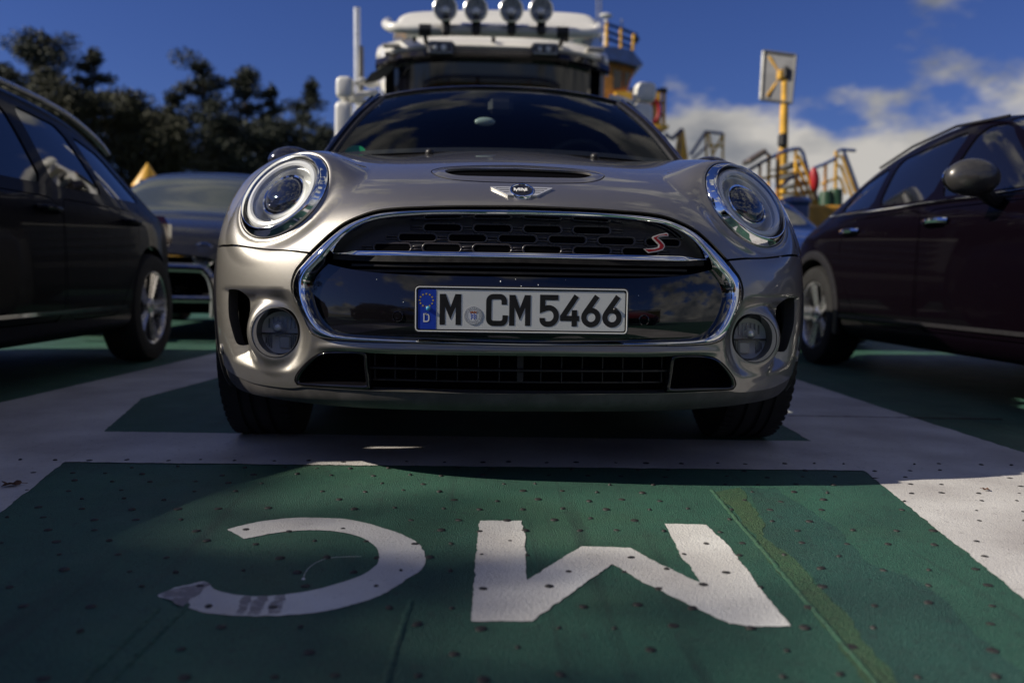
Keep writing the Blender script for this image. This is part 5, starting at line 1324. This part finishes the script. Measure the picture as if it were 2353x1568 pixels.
# mirrors, arms, stacks, side deflector
def mirror(cx0, cx1, cy0, cy1, y, nm):
    a, b = tl(T2(cx0, cy0, y)), tl(T2(cx1, cy1, y)); mb = MB(); w, h_ = abs(b[0]-a[0]), abs(a[2]-b[2]); P = []
    for yy, k in ((-.10, .55), (-.095, .75), (-.07, .92), (-.02, 1.0), (.06, 1.0), (.07, .9)):
        P.append([((a[0]+b[0])/2+x*k, a[1]+yy, (a[2]+b[2])/2+z*(k*.6+.4)) for x, z in rrect(w, h_, min(w, h_)*.33, 5)])
    V = [v for r_ in P for v in r_]; n = len(P[0]); mb.add(V, [(i*n+k, i*n+(k+1) % n, (i+1)*n+(k+1) % n, (i+1)*n+k) for i in range(len(P)-1) for k in range(n)]+[tuple(range(n))[::-1], tuple((len(P)-1)*n+k for k in range(n))]); mb.build(nm, WHITE, truck, angle=60)
mirror(96, 218, 518, 672, 7.0, 'wide_mirror'); mirror(90, 206, 680, 990, 7.0, 'main_mirror')
mirror(2092, 2236, 556, 690, 7.0, 'wide_mirror'); mirror(2078, 2208, 690, 960, 7.0, 'main_mirror')
for pts in (((170, 662), (250, 640), (375, 622)), ((150, 690), (200, 672), (300, 690), (390, 700)), ((240, 560), (270, 540), (320, 570), (375, 560)), ((2090, 700), (2000, 668), (1930, 655))):
    mb = MB(); mb.tube(smooth([tl(T2(cx, cy, 7.05+.06*i)) for i, (cx, cy) in enumerate(pts)], 4), .035, 8); mb.build('mirror_arm', WHITE, truck)
for cx, c0, c1, r_, m_ in ((236, 60, 900, .042, SILVER), (262, 320, 900, .034, LGREY)):
    a = tl(T2(cx, c0, 8.6)); b = tl(T2(cx+4, c1, 8.6)); mb = MB(); mb.tube([b, a], r_, 14); mb.tube([a, (a[0], a[1], a[2]+.01)], r_*1.05, 14); mb.build('exhaust_stack', m_, truck)
p4_ = [tl(T2(cx, cy, yy)) for cx, cy, yy in ((282,552,6.95),(330,490,6.9),(420,446,6.85),(492,430,6.9),(470,470,6.95),(400,530,7.0),(340,552,7.0))]
mb = MB(); mb.add(p4_+[(x, y+.03, z) for x, y, z in p4_], [tuple(range(7)), tuple(range(13, 6, -1))]+[(i, (i+1) % 7, (i+1) % 7+7, i+7) for i in range(7)]); mb.build('kerb_mirror', LGREY, truck, False)
a = tl(T2(1112, 520, 6.99)); mb = MB(); mb.box((a[0], a[1]+.12, a[2]), (.10, .004, .34), ry=-.45); mb.build('windscreen_sticker', mat('pale sticker', (.35, .42, .40), rough=.5, rvar=.1), truck, False)
a = T2(690, 185, 6.95); mb = MB(); mb.box(tl(T2(1160, 175, 7.25)), (.72, .06, .035), bev=.01); mb.build('reflection_strip', mat('blue reflection colour', (.03, .06, .22), rough=.4, rvar=.1), truck)  # solid blue strip standing in for a bluish reflection below the deflector

# ------------------------------------------------------------------ ferry fittings behind
YEL = mat('ferry yellow paint', (0.85, 0.46, 0.04), rough=0.45, coat=.2, var=.25, vscale=5, rvar=.0)
ORANGE = mat('ochre paint', (0.50, 0.22, 0.035), rough=0.5, var=.3, vscale=5)
BLUE = mat('ferry blue paint', (0.018, 0.06, 0.22), rough=0.4, coat=.3, var=.2, vscale=5)
REDC = mat('red float cover', (0.42, 0.016, 0.022), rough=0.5, var=.2, vscale=8)
GREENP = mat('green bollard paint', (0.02, 0.075, 0.035), rough=0.5, var=.3, vscale=8)
GALV = mat('galvanised steel', (0.36, 0.36, 0.35), rough=0.45, metal=.6, var=.2, vscale=8)
R3 = lambda cx, cy, y: at_y(1478.4+cx*.3713, cy*.3713, y)
def sub(p_, o): return (p_[0]-o[0], p_[1]-o[1], p_[2]-o[2])
# big square board seen from behind, on a yellow mast
SY = 11.0
o_ = R3(860, 1240, SY); o_ = (o_[0], SY, 0.0)
sign = tag(empty('signal_board', o_), 'square board seen from behind on a tall yellow mast right of the lorry', 'sign')
cs = [R3(cx, cy, SY-.05-dy) for cx, cy, dy in ((742, 318, 0), (943, 345, .25), (915, 640, .25), (724, 617, 0))]
nb = Vector(np.cross(cs[1]-cs[0], cs[3]-cs[0])).normalized(); nb = nb if nb.y > 0 else -nb
V = [sub(c, o_) for c in cs]; V2_ = [tuple(Vector(v)+nb*.07) for v in V]
mb = MB(); mb.add(V+V2_, [(0, 1, 2, 3), (7, 6, 5, 4)]+[(i, i+4, (i+1) % 4+4, (i+1) % 4) for i in range(4)]); mb.build('board', mat('grey board back', (.20, .20, .21), rough=.6, var=.15, vscale=4), sign, False)
for i in range(4):
    a, b = Vector(V[i]), Vector(V[(i+1) % 4]); mb = MB(); mb.tube([a-nb*.012, b-nb*.012], .022, 4); mb.build('board_edge', GALV if i == 3 else LGREY, sign, False)  # left edge paler: the sunlight on it is put into the colour
cen_ = sub(R3(852, 470, SY-.18), o_)
for cx, cy in ((775, 350), (762, 596), (932, 372)):
    mb = MB(); mb.tube([cen_, sub(R3(cx, cy, SY-.12), o_)], .017, 6); mb.build('brace', YEL, sign)
a, b = sub(R3(874, 470, SY-.2), o_), sub(R3(858, 1250, SY-.2), o_)
mb = MB(); mb.tube([(b[0], b[1], 0), b, a], [.075, .075, .055], 12); mb.build('mast', YEL, sign)
mb = MB(); mb.box(sub(R3(878, 450, SY-.25), o_), (.075, .10, .17), bev=.02); mb.build('lantern', BLACK, sign)
mb = MB(); mb.box(sub(R3(858, 868, SY-.25), o_), (.11, .14, .20), bev=.03); mb.build('winch', BLACK, sign)
mb = MB(); mb.box(sub(R3(848, 466, SY-.2), o_), (.10, .12, .14), bev=.02); mb.build('hub', YEL, sign)

def rail_thing(name, label, cat, y, depth, posts, rails, group=None, extra=None):
    """posts/rails given in the crop's picture points; each set stands twice, depth apart"""
    o = (R3(*posts[0][0][:2], y)[0], y, 0.0); t = tag(empty(name, o), label, cat, group)
    for k in range(1):
        yy = y+depth*k; f = (yy+2.1)/(y+2.1)
        sh_ = lambda cx, cy: sub((lambda p_: (p_[0], yy, p_[2]))(R3(cx, cy, y)), o)
        for (a, b), r_, m_ in [((p_[0], p_[1]), p_[2], p_[3]) for p_ in posts]:
            A, B = sh_(*a), sh_(*b); mb = MB(); mb.tube([(B[0], B[1], 0.0), B, A], r_*.66, 10); mb.build('post', m_, t)
        for pts, r_, m_ in rails:
            P_ = [np.array(sh_(*p_)) for p_ in pts]
            if pts[-1][1] >= 1250:                                   # a sloping string runs on down to the deck
                d_ = P_[-1]-P_[-2]; P_.append(P_[-1]-d_*(P_[-1][2]/d_[2]))
            mb = MB(); mb.tube(P_, r_*.66, 10); mb.build('rail', m_, t)
    return t, o
# stair with blue handrail in front of the mast
GY = 9.2
posts = [((720, 1010), (715, 1330), .03, ORANGE), ((775, 965), (770, 1330), .035, YEL), ((832, 950), (826, 1330), .045, ORANGE), ((941, 925), (938, 1330), .032, YEL)]
rails = [([(600, 1085), (640, 1060), (740, 1000), (860, 940), (930, 922), (965, 920), (985, 945), (1015, 1050), (1060, 1190), (1115, 1330)], .035, BLUE),
         ([(630, 1125), (780, 1095), (940, 1062)], .026, YEL), ([(700, 1215), (830, 1205), (940, 1188)], .026, YEL), ([(955, 960), (1005, 1060), (1090, 1310)], .034, YEL),
         ([(950, 1030), (1010, 1160), (1070, 1310)], .034, YEL), ([(945, 1100), (1000, 1220), (1040, 1300)], .034, YEL), ([(945, 1180), (985, 1260), (1010, 1310)], .03, YEL), ([(840, 1160), (900, 1110), (960, 1080)], .03, BLUE)]
st1, o1 = rail_thing('boarding_stair', 'yellow boarding stair with blue handrail beside the mast', 'stair', GY, .8, posts, rails, 'yellow stairs of the ferry')
for k in range(6):
    p_ = sub(R3(960+k*24, 1010+k*58, GY), o1); mb = MB(); mb.box((p_[0], .4, p_[2]), (.20, .78, .03)); mb.build('tread', GALV, st1, False)
mb = MB(); pa, pb = sub(R3(630, 1010, GY-.1), o1), sub(R3(742, 938, GY-.1), o1)
mid = (Vector(pa)+Vector(pb))/2; mb.box(mid, ((Vector(pa)-Vector(pb)).length, .28, .07), ry=-math.atan2(pb[2]-pa[2], pb[0]-pa[0]), bev=.02); mb.tube([pb, sub(R3(775, 960, GY), o1), sub(R3(778, 1020, GY), o1)], .022, 8)
mb.build('flood_lamp', mat('brownish lamp case', (.16, .13, .11), rough=.35, metal=.5, rvar=.1), st1)
# second stair farther right
posts = [((1125, 1020), (1120, 1330), .035, ORANGE), ((1190, 935), (1184, 1330), .035, YEL)]
rails = [([(1050, 1042), (1120, 1015), (1190, 980)], .034, BLUE), ([(1184, 990), (1195, 940), (1225, 925), (1310, 932)], .034, BLUE), ([(1238, 935), (1275, 1030), (1325, 1170), (1350, 1250)], .034, BLUE),
         ([(1196, 968), (1228, 968), (1262, 1060), (1310, 1190)], .034, YEL), ([(1196, 1022), (1222, 1030), (1262, 1140), (1290, 1220)], .034, YEL), ([(1196, 1095), (1220, 1110), (1250, 1200)], .03, YEL), ([(1100, 1140), (1184, 1105)], .026, YEL)]
st2, o2 = rail_thing('boarding_stair', 'yellow stair with blue flat topped rail near the plum car', 'stair', GY+.8, .8, posts, rails, 'yellow stairs of the ferry')
fb = R3(1057, 1110, GY-.2); mb = MB(); mb.sphere((0, 0, 0), .062, 16, 12, (1.0, .9, 2.5)); fl = mb.build('life_float', REDC, None, loc=tuple(fb)); tag(fl, 'red covered float hanging on the boarding stair', 'float'); fl.rotation_euler[1] = -.12
for cx, cy in ((1130, 1180), (1190, 1165)):
    p_ = R3(cx, cy, GY-.5); mb = MB(); mb.lathe([(.085, 0), (.085, p_[2]-.05), (.075, p_[2]-.01), (.001, p_[2])], 20); b_ = mb.build('bollard', GREENP, None, loc=(p_[0], p_[1], 0))
    tag(b_, 'dark green mooring bollard ' + ('left of the second stair' if cx < 1150 else 'at the foot of the second stair'), 'bollard', 'green bollards')
mb = MB(); a = R3(1160, 1282, GY-.9); mb.box((0, 0, a[2]/2), (1.1, .3, a[2]+.03), bev=.03); kb = mb.build('coaming', mat('yellow coaming', (.55, .27, .03), rough=.5, var=.3, vscale=3), None, loc=(a[0], a[1], 0)); tag(kb, 'low yellow coaming at the foot of the stairs', 'coaming')
mb = MB(); a = R3(920, 1256, 7.2); mb.box((0, 0, a[2]), (.26, .5, .10), bev=.04); mb.box((0, 0, a[2]/2), (.22, .44, a[2]), bev=.02); bb = mb.build('locker', BLUE, None, loc=(a[0], a[1], 0)); tag(bb, 'blue topped locker below the boarding stair', 'locker')
# distant stairs and frame seen past the windscreen pillar
def lattice(name, label, y, bars, m_, r_, grp=None):
    o = R3(*bars[0][0], y); o = (o[0], y, 0); t = tag(empty(name, o), label, 'stair' if 'stair' in name else 'frame', grp)
    for k, bar in enumerate(bars):
        for d in (0,):
            mb = MB(); P_ = [(lambda q_: (q_[0]-o[0], d, q_[2]))(R3(cx, cy, y)) for cx, cy in bar]; P_ = P_+([(P_[-1][0], d, 0.0)] if bar[-1][1] >= 1080 else []); mb.tube(P_, r_*(1 if k else 1.3), 8); mb.build('bar', m_ if k % 5 else BLUE, t)
    return t
lattice('far_stair', 'steep yellow stair far behind the silver car windscreen', 21, [[(130, 830), (175, 860), (240, 800)], [(240, 800), (268, 1000), (270, 1080)], [(225, 805), (195, 1000), (190, 1080)], [(235, 810), (245, 1000), (246, 1080)], [(238, 810), (225, 1000), (222, 1080)], [(232, 812), (210, 1000), (206, 1080)], [(215, 880), (255, 880)], [(205, 940), (262, 940)]], YEL, .045)
lattice('far_gantry', 'thin yellow frame with sloping blue rail farther right', 21, [[(290, 960), (385, 815), (490, 828)], [(385, 812), (392, 1080)], [(400, 815), (430, 980), (440, 1080)], [(492, 825), (488, 1080)], [(425, 960), (492, 830)], [(300, 990), (395, 900)], [(400, 900), (490, 905)]], YEL, .035)
# wheelhouse of the ferry behind the lorry
FY = 20.0
T3 = lambda cx, cy, y=FY: T2(cx, cy, y)
o3 = (T3(2000, 600)[0], FY, 0)
wh_ = tag(empty('wheelhouse', o3), 'orange wheelhouse with blue roof and railing behind the lorry', 'wheelhouse')
def slab(poly, y0, y1, m_, nm):
    mb = MB(); P = [sub(T3(cx, cy), o3) for cx, cy in poly]; mb.prism([(p_[0], p_[2]) for p_ in P], -(y1), -(y0), Matrix.Rotation(math.radians(90), 4, 'X')); return mb.build(nm, m_, wh_, False)
slab([(1800, 330), (1955, 335), (2065, 358), (2140, 452), (2110, 466), (1960, 425), (1800, 410)], -.3, 3.6, BLUE, 'roof')
slab([(1800, 412), (1960, 428), (2095, 466), (2040, 640), (1950, 660), (1950, 1400), (1800, 1400)], 0, 3.2, ORANGE, 'wall')
slab([(1955, 470), (2010, 485), (2005, 600), (1950, 600)], -.06, .0, DARKGLASS, 'window')
slab([(2030, 488), (2072, 500), (2040, 590), (2022, 600)], -.06, .0, DARKGLASS, 'window')
slab([(1800, 1400), (2310, 1400), (2310, 2006), (1800, 2006)], -.2, 4, YEL, 'base')
slab([(1950, 640), (2240, 648), (2240, 700), (1950, 690)], -.5, 1.5, YEL, 'platform')
slab([(2195, 855), (2298, 862), (2292, 885), (2205, 880)], -.5, 1.0, YEL, 'landing')
def bars(lst, m_, r_, nm, d=(0,)):
    for pts in lst:
        for dd in d:
            mb = MB(); mb.tube([(q_[0], dd, q_[2]) for q_ in (sub(T3(cx, cy), o3) for cx, cy in pts)], r_, 8); mb.build(nm, m_, wh_)
bars([[(1890, 165), (2000, 200), (2110, 245)], [(1895, 215), (2090, 285)], [(1895, 260), (2085, 330)]], BLUE, .045, 'rail', (-.1, 2.8))
bars([[(1905, 160), (1905, 340)], [(2085, 240), (2078, 350)], [(2000, 200), (1998, 345)]], YEL, .05, 'post', (-.1, 2.8))
bars([[(2110, 250), (2085, 285)]], BLACK, .10, 'deck_lamp')
bars([[(1870, 0), (1868, 160)], [(1845, -60), (1845, 160)], [(2010, 130), (2010, 210)]], GALV, .02, 'aerial')
mb = MB(); p_ = sub(T3(1905, 108), o3); mb.sphere(p_, .11, 16, 10, (1.5, 1, .6)); mb.tube([p_, (p_[0], p_[1], p_[2]-.9)], .05, 8); mb.build('radar_dome', WHITE, wh_)
bars([[(2230, 610), (2225, 870)], [(2295, 600), (2290, 870)], [(2262, 640), (2258, 870)], [(2205, 900), (2300, 1000), (2300, 1400)]], YEL, .05, 'post', (0, .8))
bars([[(2060, 600), (2160, 605), (2300, 610)], [(2220, 700), (2300, 690)], [(2210, 780), (2298, 770)], [(2240, 880), (2330, 1010), (2330, 1400)]], BLUE, .04, 'rail', (0, .8))
bars([[(2285, 595), (2285, 625)]], BLACK, .12, 'deck_lamp')
lb = T3(2225, 745, FY-.6); mb = MB(); mb.tube([(.13*math.cos(t), 0, .26*math.sin(t)) for t in np.linspace(0, 2*math.pi, 24, endpoint=False)], .06, 10, closed=True); lb_ = mb.build('lifebuoy', REDC, None, loc=tuple(lb)); tag(lb_, 'red lifebuoy on the platform behind the lorry mirror', 'lifebuoy')
# yellow cone topped buoy behind the estate
CP = at_y(340, 440, 9.5)
cone = tag(empty('marker_cone', (CP[0], 9.5, 0)), 'yellow pointed cone standing behind the black estate', 'cone')
rx = 34/1978*11.6; zt_ = at_y(340, 374, 9.5)[2]; zb2 = at_y(340, 430, 9.5)[2]
mb = MB(); mb.lathe([(rx, zb2), (rx*.98, zb2+.02), (rx*.5, (zt_+zb2)/2+.01), (rx*.06, zt_-.01), (.001, zt_)], 28); mb.build('cone_top', YEL, cone)
mb = MB(); mb.lathe([(rx*.8, 0), (rx*.8, zb2-.005)], 24); mb.lathe([(rx*.98, zb2-.03), (rx*.8, zb2-.06)], 24); mb.build('cone_post', ORANGE, cone)
mb = MB(); mb.sphere((-.03, -rx*.75, zb2+.06), .028, 10, 8); mb.build('cone_bolt', BLACK, cone)

# ------------------------------------------------------------------ trees on the shore to the left
shore = MB(); shore.add([(-400, 31, -.35), (1, 31, -.35), (1, 400, -.3), (-400, 400, -.3)], [(0, 1, 2, 3)]); shore.add([(-400, -90, -.35), (-16, -90, -.35), (-16, 31, -.35), (-400, 31, -.35)], [(0, 1, 2, 3)])
sh_o = shore.build('shore', mat('rough grass', (0.045, 0.06, 0.025), rough=.9, var=.5, vscale=1.5), None, False); tag(sh_o, kind='structure')
def foliage_mat(name, col, col2):
    m = bpy.data.materials.new(name); m.use_nodes = True; n, l = m.node_tree.nodes, m.node_tree.links; b = n['Principled BSDF']
    tc = n.new('ShaderNodeTexCoord'); t = n.new('ShaderNodeTexNoise'); t.inputs['Scale'].default_value = .9; t.inputs['Detail'].default_value = 5
    l.new(tc.outputs['Object'], t.inputs['Vector']); r = n.new('ShaderNodeValToRGB'); r.color_ramp.elements[0].position, r.color_ramp.elements[1].position = .38, .64
    r.color_ramp.elements[0].color = (*col, 1); r.color_ramp.elements[1].color = (*col2, 1); l.new(t.outputs['Fac'], r.inputs[0]); l.new(r.outputs[0], b.inputs['Base Color'])
    b.inputs['Roughness'].default_value = .7; return m
NEEDLE = foliage_mat('dark pine needles', (0.012, 0.020, 0.012), (0.026, 0.038, 0.018))
LEAFG = foliage_mat('olive leaves', (0.022, 0.028, 0.010), (0.050, 0.050, 0.016))
BARK = mat('pine bark', (0.09, 0.055, 0.038), rough=.9, var=.4, vscale=4, bump=.6, bscale=20)
def leaves(mb_, rs, c, rad, n, size):
    c = np.array(c); d = rs.normal(size=(n, 3)); d /= np.linalg.norm(d, axis=1)[:, None]; p = c+d*np.array(rad)*(rs.random((n, 1))**.45)
    a = rs.normal(size=(n, 3)); a /= np.linalg.norm(a, axis=1)[:, None]; b = np.cross(a, rs.normal(size=(n, 3))); b /= np.linalg.norm(b, axis=1)[:, None]
    s1, s2 = size*rs.uniform(.6, 1.3, (n, 1)), size*rs.uniform(.22, .5, (n, 1))
    V = np.stack([p-a*s1, p+b*s2, p+a*s1, p-b*s2], 1).reshape(-1, 3); k = len(mb_.V)
    mb_.V += [tuple(v) for v in V]; mb_.F += [(k+4*i, k+4*i+1, k+4*i+2, k+4*i+3) for i in range(n)]
def pine(loc, h, spread, seed, label, crown0=.35, lean=(0, 0), dens=1.0, group='trees on the shore', mt=None, clump=1.0, nm='pine_tree'):
    rs = np.random.RandomState(seed); t = tag(empty(nm, loc), label, 'tree', group)
    tr = MB(); ax = [np.array((lean[0]*k*k*h+.15*math.sin(3*k+seed), lean[1]*k*k*h+.15*math.cos(2*k+seed), h*k)) for k in np.linspace(0, 1, 9)]
    tr.tube(ax, [max(.03, .024*h*(1-.88*k)) for k in np.linspace(0, 1, 9)], 9)
    cr = MB(); nl = int(13*dens)+6
    for i in range(nl):
        f = crown0+(1-crown0)*((i+.5)/nl); k = f*8; j = min(7, int(k)); b0 = ax[j]*(1-(k-j))+ax[j+1]*(k-j)
        th = i*2.4+rs.uniform(-.5, .5); ln = spread*(1-.75*((f-crown0)/(1-crown0))**1.6)*rs.uniform(.55, 1.15)
        e = b0+np.array((math.cos(th)*ln, math.sin(th)*ln, ln*rs.uniform(.05, .35))); m_ = (b0+e)/2+np.array((0, 0, .10*ln))
        tr.tube([b0, m_, e], [.010*h*(1-f)+.03, .03, .015], 6)
        for q_, w_ in ((e, 1.0), (m_, .8), ((m_+e)/2, .9), (b0+(m_-b0)*.5, .6)):
            rr = spread*.30*w_*clump*rs.uniform(.6, 1.25)
            leaves(cr, rs, q_+rs.normal(size=3)*.35*rr, (rr*1.15, rr*1.15, rr*.68), int(420*w_*max(.35, rr)), .10)
    leaves(cr, rs, ax[-1], (spread*.22, spread*.22, h*.05), 110, .16)
    tr.build('trunk', BARK, t); cr.build('crown', mt or NEEDLE, t, False); return t
def tree_at(px, py, y, spread, seed, label, **kw):
    top = at_y(px, py, y); return pine((top[0]-kw.get('lean', (0, 0))[0]*(top[2]+.3), y, -.3), top[2]+.3, spread, seed, label, **kw)
tree_at(95, 95, 40, 2.6, 1, 'tall broad pine rising highest at the far left', crown0=.50)
tree_at(20, 165, 43, 2.0, 2, 'pine at the left edge beside the tallest pine', crown0=.35)
tree_at(218, 132, 41, 1.5, 3, 'narrow pointed pine right of the tallest pine', crown0=.30)
tree_at(300, 225, 38, 2.6, 4, 'rounded olive tree below the pointed pine', crown0=.12, mt=LEAFG, dens=1.6, clump=1.25, nm='broadleaf_tree')
tree_at(150, 215, 36, 2.6, 5, 'wide olive tree above the estate roof', crown0=.12, mt=LEAFG, dens=1.6, clump=1.25, nm='broadleaf_tree')
tree_at(40, 235, 34, 2.4, 15, 'low olive tree at the left picture edge', crown0=.1, mt=LEAFG, dens=1.6, clump=1.25, nm='broadleaf_tree')
tree_at(462, 158, 44, 2.3, 6, 'open topped pine in the middle of the row', crown0=.42, dens=.8)
tree_at(400, 232, 43, 1.7, 7, 'short pine left of the open topped pine', crown0=.25)
tree_at(572, 178, 45, 2.0, 8, 'dense pine right of the open topped pine', crown0=.38)
tree_at(628, 212, 46, 1.3, 9, 'slender feathery tree between two pines', crown0=.3, dens=.8)
tree_at(712, 196, 47, 1.6, 10, 'leaning pine nearest the lorry', crown0=.45, lean=(.10, 0), dens=.8)
tree_at(735, 305, 50, 2.2, 11, 'low spreading tree beside the lorry mirror', crown0=.2)
tree_at(520, 290, 40, 2.8, 12, 'dark broad tree filling the middle of the row', crown0=.06, dens=1.8, clump=1.2)
tree_at(640, 300, 42, 2.8, 13, 'dark broad tree left of the lorry', crown0=.06, dens=1.8, clump=1.2)
tree_at(400, 300, 38, 2.8, 14, 'olive tree behind the slate hatchback', crown0=.06, mt=LEAFG, dens=1.8, clump=1.25, nm='broadleaf_tree')
hg = MB(); rs = np.random.RandomState(5)
for i in range(90): leaves(hg, rs, (rs.uniform(-40, -9), rs.uniform(40, 56), rs.uniform(.2, 2.6)), (1.9, 1.2, 1.3), 150, .2)
ho = hg.build('undergrowth', NEEDLE, None, False); tag(ho, 'dense dark undergrowth below the shore trees', 'undergrowth', kind='stuff')
# shore trees to the left of the picture, between the deck and the sun: their shade dapples the foreground
pine((-18.0, -2.9, -.3), 11.5, 1.6, 31, 'slim olive tree on the left shore outside the picture', crown0=.3, mt=LEAFG, dens=1.7, clump=1.35, group='trees on the left shore', nm='broadleaf_tree')
pine((-18.6, -4.9, -.3), 12.0, 2.2, 32, 'broad olive tree on the left shore outside the picture', crown0=.25, mt=LEAFG, dens=1.5, clump=1.3, group='trees on the left shore', nm='broadleaf_tree')
pine((-19.5, -9.4, -.3), 14.5, 3.0, 33, 'tallest olive tree on the left shore outside the picture', crown0=.25, mt=LEAFG, dens=1.5, clump=1.3, group='trees on the left shore', nm='broadleaf_tree')

# ------------------------------------------------------------------ what the chrome and the black panel mirror: traffic and bulwark behind the camera
def copy_tree(o, parent=None, repl=None):
    c = o.copy(); COL.objects.link(c); c.parent = parent
    if repl and c.data and c.type == 'MESH' and c.data.materials and c.data.materials[0] in repl:
        c.data = c.data.copy(); c.data.materials[0] = repl[c.data.materials[0]]
    for ch in list(o.children): copy_tree(ch, c, repl)
    return c
rc = copy_tree(right_car, None, {PLUM: REDP}); rc.location = (2.7, -8.6, 0); rc['label'] = 'red car behind the camera mirrored in the black grille panel'
dc = copy_tree(left_car); dc.location = (-3.3, -9.4, 0); dc['label'] = 'black estate car behind the camera at the left'
bw = tag(empty('bulwark', (0, -17, 0)), 'yellow steel bulwark across the deck behind the camera', 'bulwark')
for k in range(8):
    mb = MB(); mb.box((-10.5+3*k, 0, 1.5), (2.96, .15, 3.0), bev=.03); mb.build('panel', YEL, bw, False)
    mb = MB(); mb.box((-12+3*k, .16, 1.55), (.16, .2, 3.1)); mb.build('stiffener', ORANGE, bw, False)
mb = MB(); mb.tube([(-12, .05, 3.15), (12, .05, 3.15)], .07, 8); mb.build('rail', BLUE, bw)
